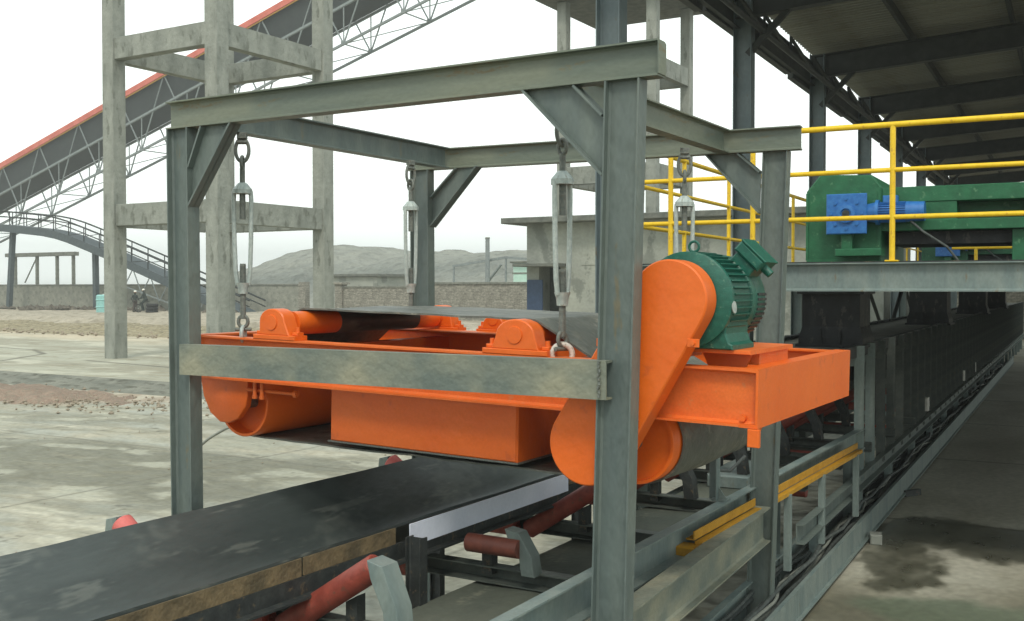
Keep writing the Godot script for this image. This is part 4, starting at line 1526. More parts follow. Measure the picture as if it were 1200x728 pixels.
	var up := obj("upright", g, M.steel_blue, t)
	up.position = V(-2.47, 0, -6.92) - O
	# a second, lower set of return-roller brackets hanging behind
	g = G.new()
	for z in [-7.9, -9.2]:
		g.tube(V(-3.3, .72, z) - O, V(-2.5, .72, z) - O, .05, .05, 14)
	obj("return_roller", g, M.red_roller, t)
	g = G.new()
	g.path(PackedVector3Array([V(-2.62, 1.42, -7.0) - O, V(-2.56, 1.30, -7.05) - O, V(-2.60, 1.22, -7.1) - O, V(-2.50, 1.20, -7.2) - O, V(-2.42, 1.30, -7.3) - O]), .012, 7)
	obj("cable_loop", g, M.cable, t)

# ------------------------------------------------------------------ bunker discharge conveyor and its cable trench
func build_bunker_line() -> void:
	var t := thing("bunker_conveyor", "long framed discharge conveyor running away under the platform chutes", "conveyor", W(-2.4, 0, -11), TURN)
	var g := G.new()
	# local: x to the right, -z away
	g.boxmm(V(-.72, 1.82, 1.6), V(.38, 1.86, -38))
	obj("cover_plate", g, M.coping, t)
	g = G.new()
	g.channel(V(.42, 1.84, 1.0), V(.42, 1.84, -38), .12, .06, .008)
	g.channel(V(-.76, 1.84, 1.0), V(-.76, 1.84, -38), .12, .06, .008, Vector3.UP, true)
	obj("edge_channel", g, M.black_steel, t)
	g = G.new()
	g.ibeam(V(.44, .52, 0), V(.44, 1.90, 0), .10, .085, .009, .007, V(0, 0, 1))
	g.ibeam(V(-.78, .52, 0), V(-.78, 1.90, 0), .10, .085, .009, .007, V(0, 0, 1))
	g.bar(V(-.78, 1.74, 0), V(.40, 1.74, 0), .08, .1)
	var f0 := obj("support_frame", g, M.steel_dim, t)  # darker steel carries the roof shade; the first pair below stays light
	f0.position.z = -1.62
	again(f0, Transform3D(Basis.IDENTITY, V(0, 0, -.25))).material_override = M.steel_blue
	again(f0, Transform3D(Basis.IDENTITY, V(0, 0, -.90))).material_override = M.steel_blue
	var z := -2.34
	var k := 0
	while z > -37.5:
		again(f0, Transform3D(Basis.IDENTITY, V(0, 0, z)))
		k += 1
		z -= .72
	g = G.new()
	g.boxmm(V(.36, .92, 0), V(.375, 1.80, -.62), .003)
	var s0 := obj("skirt_panel", g, M.chute, t)
	s0.position.z = -1.66
	z = -2.38
	while z > -37.5:
		var drop: float = [.0, .05, -.04, .11, .02, -.02, .08][k % 7]
		if k % 9 != 4:
			again(s0, Transform3D(Basis.IDENTITY.scaled(V(1, 1.0 - drop / .88, 1)), V(.006 * (k % 3), 1.8 * drop / .88, z)))
		k += 1
		z -= .72
	g = G.new()
	g.boxmm(V(-.74, .92, -.6), V(-.73, 1.8, -12))
	g.boxmm(V(-.74, .92, -13), V(-.73, 1.8, -38))
	obj("rear_skirt", g, M.chute, t)
	g = G.new()
	g.channel(V(.46, .55, 2.6), V(.46, .55, -38), .16, .07, .009, Vector3.UP, true)
	g.channel(V(-.8, .55, 2.6), V(-.8, .55, -38), .16, .07, .009)
	obj("sill_channel", g, M.steel, t)
	g = G.new()
	g.ibeam(V(0, -.1, 0), V(0, .47, 0), .12, .08, .009, .007, V(0, 0, 1))
	var l0 := obj("leg", g, M.steel_blue, t)
	l0.position = V(.44, 0, 1.8)
	for i in range(1, 20):
		again(l0, Transform3D(Basis.IDENTITY, V(.44, 0, 1.8 - 2.0 * i)))
	for i in 20:
		again(l0, Transform3D(Basis.IDENTITY, V(-.78, 0, 1.8 - 2.0 * i)))
	# rollers seen through the open foot
	g = G.new()
	g.tube(V(-.7, .70, 0), V(.34, .70, 0), .06, .06, 14)
	var q0 := obj("return_roller", g, M.red_roller, t)
	q0.position.z = -.4
	for i in range(1, 14):
		again(q0, Transform3D(Basis.IDENTITY, V(0, 0, -.4 - 2.6 * i)))
	g = G.new()
	g.boxmm(V(-.09, .66, -.16), V(-.03, .86, .16), .01)
	g.boxmm(V(-.032, .72, -.04), V(-.026, .80, .04), .002)
	var wb := obj("bright_gap_box", g, M.white_box, t)  # white boxes added for the daylight showing through gaps under the panels
	wb.position = V(.46, 0, -3.9)
	for zz in [-5.9, -11.7, -14.1]:
		again(wb, Transform3D(Basis.IDENTITY, V(.5, 0, zz)))
	# drive pedestal at the near end, and the pair of pale uprights
	g = G.new()
	g.boxmm(V(-.42, .28, 1.9), V(-.14, .74, 1.5), .01)
	g.boxmm(V(-.46, .74, 2.0), V(-.08, .86, 1.1), .015)
	obj("pedestal", g, M.steel_blue, t)
	g = G.new()
	# pull-cord rail
	var y := thing("yellow_rail", "worn yellow steel rail running beside the conveyor behind the right post", "rail", V(-2.36, .94, -6.15))
	for zr in [[0.0, -1.2], [-1.5, -4.35]]:
		g = G.new()
		g.angle(V(0, 0, zr[0]), V(0, .0, zr[1]), .055, .008)
		g.bar(V(.02, -.025, zr[0] - .02), V(.02, -.025, zr[1]), .05, .03)
		obj("rail_bar", g, M.yellow_worn, y)
	g = G.new()
	g.boxmm(V(-.13, -.19, .08), V(.04, -.03, -.06), .006)
	obj("end_box", g, M.yellow_worn, y)
	g = G.new()
	g.bar(V(.03, -.03, 0), V(.03, -.62, 0), .05, .05, V(0, 0, 1))
	var yp := obj("rail_post", g, M.steel_blue, y)
	yp.position.z = -1.9
	for zz in [-2.9, -4.15]:
		again(yp, Transform3D(Basis.IDENTITY, V(0, 0, zz)))
	# cable tray
	var c := thing("cable_tray", "long steel cable tray full of dark cables along the aisle edge", "cable tray", W(-1.9, 0, -8), TURN)
	g = G.new()
	g.boxmm(V(.10, .05, 4.5), V(.112, .27, -30), .002)
	g.boxmm(V(.08, .258, 4.5), V(.10, .27, -30))
	g.boxmm(V(.112, .05, 4.5), V(.14, .062, -30))
	obj("outer_side", g, M.steel_blue, c)
	g = G.new()
	g.boxmm(V(-.212, .02, 4.5), V(-.20, .36, -30), .002)
	g.boxmm(V(-.20, .348, 4.5), V(-.16, .36, -30))
	obj("inner_side", g, M.steel_blue, c)
	g = G.new()
	g.boxmm(V(-.2, .08, 4.5), V(.1, .09, -30))
	obj("tray_bottom", g, M.dark_void, c)
	var rng := RandomNumberGenerator.new()
	rng.seed = 31
	for i in 10:
		var pts := PackedVector3Array()
		var bx := rng.randf_range(-.17, .07)
		var zz := 4.4
		while zz > -26.0:
			pts.append(V(clampf(bx + rng.randfn(0, .035), -.175, .08), .12 + .016 * i + rng.randf() * .05, zz))
			zz -= rng.randf_range(.5, .9)
		var cr := Curve3D.new()
		for p in pts.size():
			var d := (pts[mini(p + 1, pts.size() - 1)] - pts[maxi(p - 1, 0)]) / 6.0
			cr.add_point(pts[p], -d, d)
		g = G.new()
		g.path(cr.tessellate(2, 6), rng.randf_range(.012, .022), 6)
		obj("cable", g, M.cable if i % 4 != 3 else M.hose_grey, c)
	# kerb blocks and clutter in the aisle beside the tray
	var kb := thing("concrete_block", "small pale concrete block against the cable tray by the wet patch", "block", W(-1.70, .0, -10.7), TURN + .2)
	g = G.new()
	g.box(V(0, .06, 0), V(.11, .10, .17), Basis.IDENTITY, .012)
	obj("block", g, M.plaster, kb)
	kb = thing("steel_offcut", "dark steel offcut lying by the cable tray farther along the aisle", "offcut", W(-1.72, .012, -13.3), TURN + 1.2)
	g = G.new()
	g.channel(V(-.10, .04, 0), V(.16, .04, .05), .07, .05, .008)
	obj("channel", g, M.black_steel, kb)

# ------------------------------------------------------------------ platform, chutes, railing
func build_platform() -> void:
	var t := thing("platform", "raised steel feeder platform on a deep grey edge beam", "platform", W(-3.6, 0, -9), TURN)
	var g := G.new()
	g.ibeam(V(-.02, 2.585, 0), V(9.0, 2.585, 0), .235, .12, .013, .009)
	obj("edge_beam", g, M.steel_blue, t)
	g = G.new()
	g.ibeam(V(0, 2.585, -.065), V(0, 2.585, -30), .235, .12, .013, .009)
	obj("edge_beam", g, M.steel_blue, t)
	g = G.new()
	g.boxmm(V(-.06, 2.706, -.0), V(9.0, 2.714, -1.0))
	g.boxmm(V(-.06, 2.706, -1.0), V(.9, 2.714, -30))
	g.boxmm(V(2.3, 2.706, -1.0), V(9.0, 2.714, -30))
	g.boxmm(V(.9, 2.706, -3.9), V(2.3, 2.714, -9.3))
	g.boxmm(V(.9, 2.706, -11.9), V(2.3, 2.714, -17.8))
	g.boxmm(V(.9, 2.706, -20.4), V(2.3, 2.714, -30))
	obj("deck", g, M.black_steel, t)
	g = G.new()
	g.ibeam(V(.06, 2.58, 0), V(9.0, 2.58, 0), .2, .1, .012, .008)
	var j0 := obj("joist", g, M.rafter, t)
	j0.position.z = -1.4
	for z in [-4.2, -6.6, -9.0, -12.2, -14.6, -17.2, -20.2, -23, -26]:
		again(j0, Transform3D(Basis.IDENTITY, V(0, 0, z)))
	g = G.new()
	g.ibeam(V(0, 0, 0), V(0, 2.46, 0), .16, .14, .011, .008)
	var p0 := obj("post", g, M.steel_blue, t)
	p0.position = V(.0, 0, -.35)
	for z in [-6.6, -12.2, -17.2, -23.0]:
		again(p0, Transform3D(Basis.IDENTITY, V(0, 0, z)))
	for z in [-.35, -6.6, -12.2, -17.2, -23.0]:
		again(p0, Transform3D(Basis.IDENTITY, V(6.4, 0, z)))
	for z in [-6.6, -12.2, -17.2]:
		g = G.new()
		g.angle(V(.0, .2, z - .2), V(.0, 2.4, z - 4.6), .07, .008, V(1, 0, 0))
		g.angle(V(.02, 2.4, z - .2), V(.02, .2, z - 4.6), .07, .008, V(1, 0, 0))
		obj("cross_brace", g, M.rafter, t)
	# chutes
	var ch := thing("discharge_chute", "nearest black discharge chute dropping from the platform onto the conveyor", "chute", W(-2.32, 1.86, -11.9), TURN, "chutes under the platform")
	g = G.new()
	var a := .30
	var b := .335
	var hh := .6
	var q := [V(-b, .0, b), V(b, .0, b), V(b, .0, -b), V(-b, .0, -b), V(-b * 1.0, .10, b), V(b, .10, b), V(b, .10, -b), V(-b, .10, -b), V(-a, .22, a), V(a, .22, a), V(a, .22, -a), V(-a, .22, -a), V(-a, hh, a), V(a, hh, a), V(a, hh, -a), V(-a, hh, -a)]
	for l in 3:
		for i in 4:
			var p1: Vector3 = q[l * 4 + i]
			var p2: Vector3 = q[l * 4 + (i + 1) % 4]
			var p3: Vector3 = q[l * 4 + 4 + (i + 1) % 4]
			var p4: Vector3 = q[l * 4 + 4 + i]
			var nn := (p2 - p1).cross(p4 - p1).normalized()
			if nn.dot((p1 + p3) * .5 * V(1, 0, 1)) < 0:
				nn = -nn
			g.quad(p1, p2, p3, p4, nn)
	obj("body", g, M.chute, ch)
	g = G.new()
	g.boxmm(V(-a - .05, hh - .03, a + .05), V(a + .05, hh, -a - .05), .003)
	obj("flange", g, M.chute, ch)
	g = G.new()
	g.boxmm(V(-b - .03, .0, b + .03), V(b + .03, .03, -b - .03), .003)
	for x in [-.1, .1]:
		g.boxmm(V(x - .012, .04, b + .002), V(x + .012, .2, b + .02))
	obj("flange", g, M.chute, ch)
	copy(ch, "second black chute from the front under the platform", W(-2.24, 1.86, -19.6), TURN)
	copy(ch, "third black chute under the platform, farther back", W(-2.22, 1.86, -28.0), TURN)
	copy(ch, "farthest visible black chute under the platform", W(-2.2, 1.86, -35.4), TURN)
	# guard rail
	var r := thing("guard_railing", "yellow tubular guard railing along the platform edge", "railing", W(-3.6, 2.714, -9), TURN)
	var seg := [[V(-.02, 0, .0), V(9.0, 0, .0)], [V(-.02, 0, -.02), V(-.02, 0, -28)]]
	for s in 2:
		for h in [1.10, .735, .355]:
			g = G.new()
			var rad := .024 if h > 1.0 else .02
			g.tube(seg[s][0] + V(0, h, 0), seg[s][1] + V(0, h, 0), rad, rad, 12)
			obj("top_rail" if h > 1.0 else "mid_rail", g, M.yellow, r)
	g = G.new()
	g.tube(V(0, -.004, 0), V(0, 1.1, 0), .023, .023, 12)
	g.boxmm(V(-.05, -.004, -.05), V(.05, .008, .05), .002)
	var rp := obj("post", g, M.yellow, r)
	rp.position = V(.0, 0, .0)
	for x in [.40, 1.14, 2.28, 3.42, 4.56, 5.7, 6.84]:
		again(rp, Transform3D(Basis.IDENTITY, V(x, 0, 0)))
	for z in [-1.6, -3.2, -4.8, -6.4, -8.0, -10, -12, -14, -16, -18, -20, -22, -24]:
		again(rp, Transform3D(Basis.IDENTITY, V(-.02, 0, z)))

# (second railing, between the first two feeders)
func build_inner_railing() -> void:
	var r := thing("guard_railing", "inner yellow railing crossing the platform behind the nearest green feeder", "railing", W(-1.2, 2.714, -15.5), TURN)
	for h in [.92, .32]:
		var g := G.new()
		g.tube(V(-.3, h, 0), V(7.0, h, 0), .022, .022, 10)
		obj("rail", g, M.yellow, r)
	var p := G.new()
	p.tube(V(0, -.004, 0), V(0, .92, 0), .023, .023, 10)
	var p0 := obj("post", p, M.yellow, r)
	for x in [1.1, 2.2, 3.3, 4.4]:
		again(p0, Transform3D(Basis.IDENTITY, V(x, 0, 0)))

# ------------------------------------------------------------------ green feeders
func build_feeders() -> void:
	var t := thing("belt_feeder", "nearest green feeder with blue gearbox on the platform", "feeder", W(-2.0, 2.714, -10.5), TURN, "green feeders on the platform")
	var g := G.new()
	# drive housing with sloping shoulders
	g.prism(PackedVector2Array([Vector2(-.34, .0), Vector2(.36, .0), Vector2(.36, .72), Vector2(.27, .835), Vector2(-.21, .86), Vector2(-.34, .70)]), Transform3D(Basis.IDENTITY, V(0, .02, -1.5)), 1.5, .012, .2)
	var hs := obj("drive_housing", g, M.green_feeder, t)
	g = G.new()
	for x in [-.33, .34]:
		g.boxmm(V(x - .012, .05, .0), V(x + .012, .70, .012), .002)
	g.boxmm(V(-.33, .03, .0), V(.35, .055, .014), .002)
	obj("edge_strip", g, M.green_feeder, hs)
	# long trough to the right
	g = G.new()
	g.boxmm(V(.36, .585, -.02), V(4.6, .73, -1.45), .006)
	g.boxmm(V(.36, .32, -.02), V(4.6, .42, -1.45), .006)
	g.boxmm(V(.36, .42, -.30), V(4.6, .585, -1.2))
	g.boxmm(V(.36, .40, -.03), V(1.02, .60, -.29), .004)
	obj("trough", g, M.green_feeder, t)
	g = G.new()
	g.boxmm(V(-.015, .42, -.03), V(.015, .585, -.29))
	var ri := obj("stiffener", g, M.green_feeder, t)
	ri.position.x = 1.6
	for x in [2.4, 3.2, 4.0]:
		again(ri, Transform3D(Basis.IDENTITY, V(x, 0, 0)))
	g = G.new()
	g.boxmm(V(-.07, .03, -.1), V(.07, .319, -.3), .004)
	var fl := obj("leg", g, M.green_feeder, t)
	fl.position.x = 1.55
	for p in [[3.67, 0], [1.55, -1.1], [3.67, -1.1]]:
		again(fl, Transform3D(Basis.IDENTITY, V(p[0], 0, p[1])))
	g = G.new()
	g.boxmm(V(.4, .20, -.2), V(4.4, .315, -1.2))
	obj("hopper_bottom", g, M.chute, t)
	# blue gearbox and motor
	g = G.new()
	g.box(V(.075, .48, .10), V(.33, .34, .14), Basis.IDENTITY, .025)
	g.box(V(.075, .48, .185), V(.37, .38, .025), Basis.IDENTITY, .008)
	var gb := obj("gearbox", g, M.blue_gear, t)
	g = G.new()
	g.hexbolt(V(0, 0, .197), V(0, 0, 1), .015, .014)
	var bo := obj("bolt", g, M.blue_gear, gb)
	bo.position = V(.215, .48, 0)
	for i in range(1, 8):
		var a := TAU * i / 8
		again(bo, Transform3D(Basis.IDENTITY, V(.075 + cos(a) * .14, .48 + sin(a) * .14, 0)))
	g = G.new()
	g.lathe(PackedVector2Array([Vector2(.085, 0), Vector2(.085, .03), Vector2(.05, .035), Vector2(.045, .02), Vector2(.0, .02)]), Transform3D(Basis.IDENTITY, V(.075, .48, .197)), 24)
	obj("hub", g, M.blue_gear, gb)
	g = G.new()
	g.tube(V(.075, .48, .20), V(.075, .48, .225), .035, .035, 14)
	obj("shaft_end", g, M.black_steel, gb)
	g = G.new()
	g.tube(V(.24, .49, .10), V(.34, .49, .10), .08, .10, 24)
	g.tube(V(.34, .49, .10), V(.60, .49, .10), .085, .085, 24)
	g.tube(V(.60, .49, .10), V(.76, .49, .10), .096, .090, 24)
	g.tube(V(.33, .49, .10), V(.36, .49, .10), .118, .118, 24)
	var mo := obj("motor", g, M.blue_gear, t)
	g = G.new()
	for i in 26:
		var a := TAU * i / 26
		g.box(V(.48, .49 + cos(a) * .09, .10 + sin(a) * .09), V(.23, .016, .005), Basis(V(1, 0, 0), a))
	obj("cooling_fins", g, M.blue_gear, mo)
	g = G.new()
	g.box(V(.46, .605, .10), V(.13, .075, .11), Basis.IDENTITY, .008)
	obj("junction_box", g, M.blue_gear, mo)
	g = G.new()
	g.boxmm(V(-.02, .08, .03), V(.40, .15, .24), .006)
	g.boxmm(V(.02, .15, .06), V(.12, .31, .14), .004)
	obj("gearbox_stand", g, M.green_feeder, t)
	g = G.new()
	g.path(PackedVector3Array([V(.62, .42, .12), V(.75, .30, .14), V(.95, .16, .1), V(1.05, .02, .05)]), .012, 8)
	obj("power_cable", g, M.cable, t)
	copy(t, "second green feeder from the front, behind the first on the platform", W(-1.92, 2.714, -18.6), TURN)
	copy(t, "third green feeder in the row on the platform", W(-1.85, 2.714, -26.9), TURN)

# ------------------------------------------------------------------ small things
func build_small() -> void:
	var g := G.new()
	var cc := Curve3D.new()
	for p in [[-7.0, -.19, -5.9, .1, .1], [-6.75, .75, -6.0, .1, .35], [-6.35, 1.32, -6.0, .2, .1], [-5.75, 1.49, -6.0, .3, .03], [-5.05, 1.54, -6.0, .3, .03]]:
		cc.add_point(V(p[0], p[1], p[2]), V(-p[3], -p[4], 0), V(p[3], p[4], 0))
	g.path(cc.tessellate(4, 4), .011, 8)
	var h := obj("hanging_cord", g, M.hose_grey)
	tag(h, "thin grey cord looping down from the separator's left drum beside the post", "cord")
	# teal drum by the trestle leg
	var b := thing("plastic_drum", "teal plastic drum standing beside the conveyor's trestle leg", "drum", V(-74.75, .3, -58.5))
	g = G.new()
	g.lathe(PackedVector2Array([Vector2(0, 0), Vector2(.5, 0), Vector2(.56, .06), Vector2(.56, .5), Vector2(.60, .54), Vector2(.60, .6), Vector2(.56, .64), Vector2(.56, 1.1), Vector2(.60, 1.14), Vector2(.60, 1.2), Vector2(.56, 1.24), Vector2(.56, 1.5), Vector2(.45, 1.6), Vector2(0, 1.6)]), Transform3D(Basis(V(1, 0, 0), V(0, 0, -1), V(0, 1, 0)), Vector3.ZERO), 20)
	obj("shell", g, M.teal, b)
	g = G.new()
	g.tube(V(.2, 1.6, .1), V(.2, 1.66, .1), .09, .09, 10)
	obj("bung", g, M.white_box, b)
	# dark stump-like bollard on the bank right of the people
	var s := thing("tyre_stack", "short dark stack of old tyres on the bank beside the two people", "tyres", V(-69.75, .38, -59.3))
	for i in 3:
		g = G.new()
		g.ring(V(0.03 * i, .14 + .26 * i, 0), V(0, 1, 0), .36, .14, 18, 1.0, V(1, 0, 0))
		obj("tyre", g, M.tyre, s)

# ------------------------------------------------------------------ people, far away by the wall
func surface_nets(bones: Array, cell: float, blend: float) -> G:
	# bones: [a, b, ra, rb]; joined with a smooth minimum and meshed with one vertex per crossed cell
	var lo := V(1e9, 1e9, 1e9)
	var hi := -lo
	for b in bones:
		for e in 2:
			var r: float = b[2 + e] + cell * 2.0
			lo = lo.min(b[e] - V(r, r, r))
			hi = hi.max(b[e] + V(r, r, r))
	var N := Vector3i(((hi - lo) / cell).ceil()) + Vector3i.ONE
	var F := PackedFloat32Array()
	F.resize(N.x * N.y * N.z)
	F.fill(1.0)
	for b in bones:
		var A: Vector3 = b[0]
		var ab: Vector3 = b[1] - A
		var ll := maxf(ab.length_squared(), 1e-8)
		var rm: float = maxf(b[2], b[3]) + blend + cell
		var l2 := Vector3i(((A.min(b[1]) - V(rm, rm, rm) - lo) / cell).floor()).clamp(Vector3i.ZERO, N - Vector3i.ONE)
		var h2 := Vector3i(((A.max(b[1]) + V(rm, rm, rm) - lo) / cell).ceil()).clamp(Vector3i.ZERO, N - Vector3i.ONE)
		for z in range(l2.z, h2.z + 1):
			for y in range(l2.y, h2.y + 1):
				for x in range(l2.x, h2.x + 1):
					var p := lo + V(x, y, z) * cell
					var u := clampf((p - A).dot(ab) / ll, 0, 1)
					var d: float = p.distance_to(A + ab * u) - lerpf(b[2], b[3], u)
					var i := x + N.x * (y + N.y * z)
					var e := F[i]
					var k := maxf(blend - absf(e - d), 0.0) / blend
					F[i] = minf(e, d) - k * k * blend * .25
	var vid := {}
	var g := G.new()
	var P := PackedVector3Array()
	var Nn := PackedVector3Array()
	var cid := func(x: int, y: int, z: int) -> int: return x + N.x * (y + N.y * z)
	for z in N.z - 1:
		for y in N.y - 1:
			for x in N.x - 1:
				var s := V(0, 0, 0)
				var c := 0
				var q := PackedFloat32Array()
				for k in 8:
					q.append(F[cid.call(x + (k & 1), y + ((k >> 1) & 1), z + (k >> 2))])
				for e in [[0, 1], [2, 3], [4, 5], [6, 7], [0, 2], [1, 3], [4, 6], [5, 7], [0, 4], [1, 5], [2, 6], [3, 7]]:
					if (q[e[0]] < 0) != (q[e[1]] < 0):
						var t := q[e[0]] / (q[e[0]] - q[e[1]])
						var pa := V(e[0] & 1, (e[0] >> 1) & 1, e[0] >> 2)
						var pb := V(e[1] & 1, (e[1] >> 1) & 1, e[1] >> 2)
						s += pa.lerp(pb, t)
						c += 1
				if c:
					vid[cid.call(x, y, z)] = P.size()
					P.append(lo + (V(x, y, z) + s / c) * cell)
					Nn.append(V(q[1] + q[3] + q[5] + q[7] - q[0] - q[2] - q[4] - q[6], q[2] + q[3] + q[6] + q[7] - q[0] - q[1] - q[4] - q[5], q[4] + q[5] + q[6] + q[7] - q[0] - q[1] - q[2] - q[3]).normalized())
	for z in range(1, N.z - 1):
		for y in range(1, N.y - 1):
			for x in range(1, N.x - 1):
				var f0 := F[cid.call(x, y, z)] < 0
				for ax in 3:
					var d: Vector3i = [Vector3i(1, 0, 0), Vector3i(0, 1, 0), Vector3i(0, 0, 1)][ax]
					if f0 != (F[cid.call(x + d.x, y + d.y, z + d.z)] < 0):
						var u: Vector3i = [Vector3i(0, 1, 0), Vector3i(0, 0, 1), Vector3i(1, 0, 0)][ax]
						var w: Vector3i = [Vector3i(0, 0, 1), Vector3i(1, 0, 0), Vector3i(0, 1, 0)][ax]
						var ids := []
						for k in [[0, 0], [1, 0], [1, 1], [0, 1]]:
							var cc: Vector3i = Vector3i(x, y, z) - u * k[0] - w * k[1]
							ids.append(vid.get(cid.call(cc.x, cc.y, cc.z), -1))
						if not ids.has(-1):
							g.squad(P[ids[0]], P[ids[1]], P[ids[2]], P[ids[3]], Nn[ids[0]], Nn[ids[1]], Nn[ids[2]], Nn[ids[3]])
	return g

func hand_into(g: G, w: Vector3, dir: Vector3, side: Vector3) -> void:
	# a palm with four unequal bent fingers and a thumb, from the wrist w along dir
	var nrm := dir.cross(side).normalized()
	g.bar(w, w + dir * .09, .075, .03, nrm, .006)
	for i in 4:
		var b := w + dir * .085 + side * (-.03 + .02 * i)
		var l: float = [.062, .075, .080, .066][i]
		var m := b + (dir * .9 - nrm * .35).normalized() * l * .55
		g.tube(b, m, .009, .0085, 6)
		g.tube(m, m + (dir * .6 - nrm * .8).normalized() * l * .5, .0085, .007, 6)
	var tb := w + dir * .03 + side * .035
	g.tube(tb, tb + (dir * .6 + side * .7).normalized() * .04, .011, .010, 6)
	g.tube(tb + (dir * .6 + side * .7).normalized() * .04, tb + (dir * .6 + side * .7).normalized() * .04 + (dir * .9 + side * .2).normalized() * .03, .010, .008, 6)

func person(label: String, at: Vector3, turn: float, legs: Array, arms: Array, hip: Vector3, chest: Vector3, trouser: Material, coat: Material) -> void:
	# legs: [hip-side knee, ankle] pairs, arms: [elbow, wrist] pairs, left then right; +z is forward
	var t := thing("person", label, "person", at, turn, "people by the boundary wall")
	var neck := chest + V(0, .20, .01)
	var head := neck + V(0, .17, .03)
	var B := []
	B.append([hip, hip.lerp(chest, .5), .15, .145])
	B.append([hip.lerp(chest, .5), chest, .145, .165])
	B.append([chest + V(-.13, .10, 0), chest + V(.13, .10, 0), .085, .085])
	B.append([chest + V(0, .1, 0), neck + V(0, .06, .01), .065, .055])
	B.append([head + V(0, -.03, .02), head + V(0, .05, -.01), .082, .095])
	B.append([head + V(0, -.04, .085), head + V(0, .0, .10), .022, .012])
	for s in 2:
		var sx := -1.0 if s == 0 else 1.0
		var hp := hip + V(sx * .09, -.02, 0)
		B.append([hp, legs[s][0], .095, .062])
		B.append([legs[s][0], legs[s][1], .062, .045])
		B.append([legs[s][1] + V(0, -.03, -.03), legs[s][1] + V(sx * .02, -.05, .15), .045, .036])
		var sh := chest + V(sx * .19, .10, 0)
		B.append([sh, arms[s][0], .062, .047])
		B.append([arms[s][0], arms[s][1], .047, .032])
	var g := surface_nets(B, .03, .05)
	for s in 2:
		var d: Vector3 = (arms[s][1] - arms[s][0]).normalized()
		var side := d.cross(V(0, 1, 0.3)).normalized()
		hand_into(g, arms[s][1], d, side)
	var body := obj("body", g, coat, t)
	# helmet, face and trousers as coverings
	g = G.new()
	g.lathe(PackedVector2Array([Vector2(.135, -.005), Vector2(.12, .0), Vector2(.115, .05), Vector2(.085, .10), Vector2(.0, .125)]), Transform3D(Basis(V(1, 0, 0), V(0, 0, -1), V(0, 1, 0)), head + V(0, .045, 0)), 20)
	obj("helmet", g, M.helmet, t)
	g = G.new()
	g.lathe(PackedVector2Array([Vector2(.0, -.085), Vector2(.05, -.075), Vector2(.078, -.02), Vector2(.085, .04), Vector2(.07, .06)]), Transform3D(Basis(V(1, 0, 0), V(0, 0, -1), V(0, 1, 0)), head + V(0, -.01, .028)), 16)
	g.tube(head + V(0, .02, .10), head + V(0, -.015, .128), .012, .016, 8)
	for sx in [-1, 1]:
		g.ring(head + V(sx * .092, .0, .02), V(1, 0, 0), .02, .008, 10, 1.4)
	var face := obj("face", g, M.skin, t)
	g = G.new()
	for sx in [-1, 1]:
		g.tube(head + V(sx * .032, .015, .105), head + V(sx * .032, .015, .114), .011, .009, 8)
	g.bar(head + V(-.025, -.05, .102), head + V(.025, -.05, .102), .006, .008)
	obj("eyes_and_mouth", g, M.tyre, face)
	var L := []
	L.append([hip + V(-.07, -.01, 0), hip + V(.07, -.01, 0), .155, .155])
	for s in 2:
		var sx := -1.0 if s == 0 else 1.0
		L.append([hip + V(sx * .09, -.02, 0), legs[s][0], .105, .073])
		L.append([legs[s][0], legs[s][1] + V(0, .02, 0), .073, .062])
	obj("trousers", surface_nets(L, .03, .05), trouser, t)

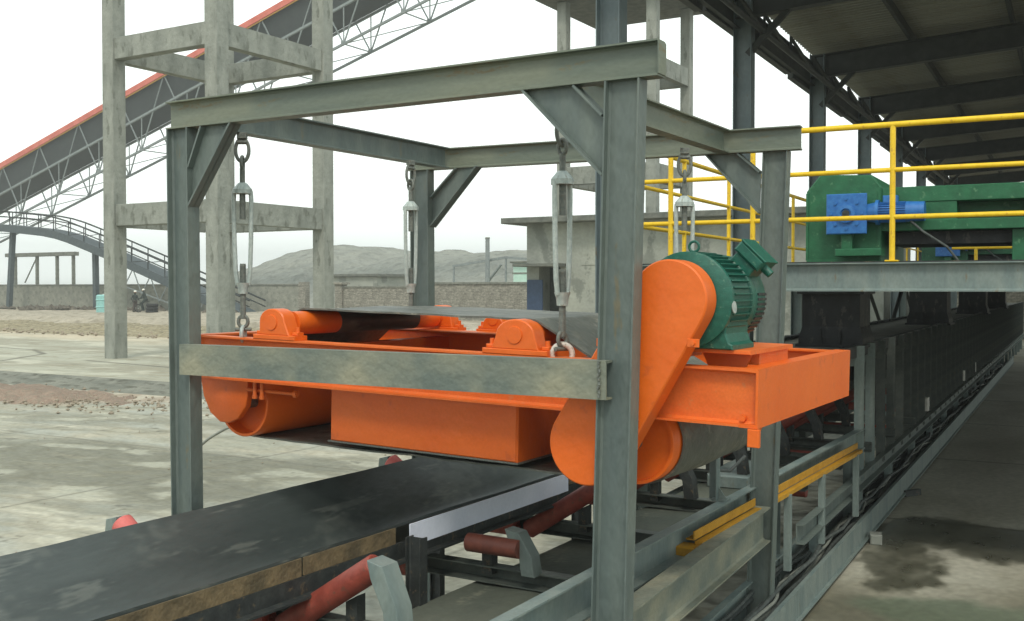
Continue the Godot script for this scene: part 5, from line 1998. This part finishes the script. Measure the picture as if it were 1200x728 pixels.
func build_people() -> void:
	person("person in a white helmet and dark jacket standing left of the bicycle", V(-72.9, .42, -60.2), 1.5,
		[[V(-.11, .50, .03), V(-.13, .09, -.02)], [V(.12, .50, .08), V(.15, .09, .06)]],
		[[V(-.30, 1.12, -.02), V(-.27, .93, .18)], [V(.31, 1.13, .02), V(.22, 1.02, .26)]], V(0, .94, 0), V(0, 1.30, .02), M.clothes_brown, M.clothes_dark)
	var bt := -1.0
	var bp := V(-71.75, .42, -60.3)
	person("person in a pale helmet and dark coat sitting astride the bicycle", bp + V(0, .12, 0), bt,
		[[V(-.16, .62, .30), V(-.20, .09, .16)], [V(.16, .62, .30), V(.20, .09, .16)]],
		[[V(-.30, 1.16, .20), V(-.26, 1.0, .46)], [V(.30, 1.16, .20), V(.26, 1.0, .46)]], V(0, .96, -.06), V(0, 1.33, .08), M.clothes_dark, M.clothes_dark)
	var t := thing("bicycle", "dark bicycle under the seated person by the boundary wall", "bicycle", bp, bt)
	var g: G
	for z in [-.52, .56]:
		g = G.new()
		g.ring(V(0, .34, z), V(1, 0, 0), .31, .036, 26)
		var w := obj("wheel", g, M.tyre, t)
		g = G.new()
		for i in 10:
			var a := TAU * i / 10
			g.tube(V(0, .34, z), V(0, .34 + cos(a) * .30, z + sin(a) * .30), .005, .005, 4)
		g.tube(V(-.05, .34, z), V(.05, .34, z), .03, .03, 8)
		obj("spokes", g, M.zinc, w)
	g = G.new()
	g.path(PackedVector3Array([V(0, .34, -.52), V(0, .82, -.16), V(0, .80, .36), V(0, .34, .0), V(0, .80, .36)]), .018, 6)
	g.tube(V(0, .34, .0), V(0, .90, -.2), .018, .016, 6)
	g.tube(V(0, .34, .0), V(0, .34, -.52), .014, .014, 6)
	g.tube(V(0, .34, .56), V(0, 1.0, .38), .018, .016, 6)
	obj("frame", g, M.black_steel, t)
	g = G.new()
	g.path(PackedVector3Array([V(-.29, 1.04, .30), V(-.2, 1.06, .37), V(0, 1.02, .40), V(.2, 1.06, .37), V(.29, 1.04, .30)]), .013, 6)
	obj("handlebar", g, M.zinc, t)
	g = G.new()
	g.prism(PackedVector2Array([Vector2(-.08, -.34), Vector2(.08, -.34), Vector2(.09, -.26), Vector2(.03, -.08), Vector2(-.03, -.08), Vector2(-.09, -.26)]), Transform3D(Basis(V(1, 0, 0), V(0, 0, 1), V(0, -1, 0)), V(0, .95, 0)), .06, .01)
	obj("saddle", g, M.tyre, t)
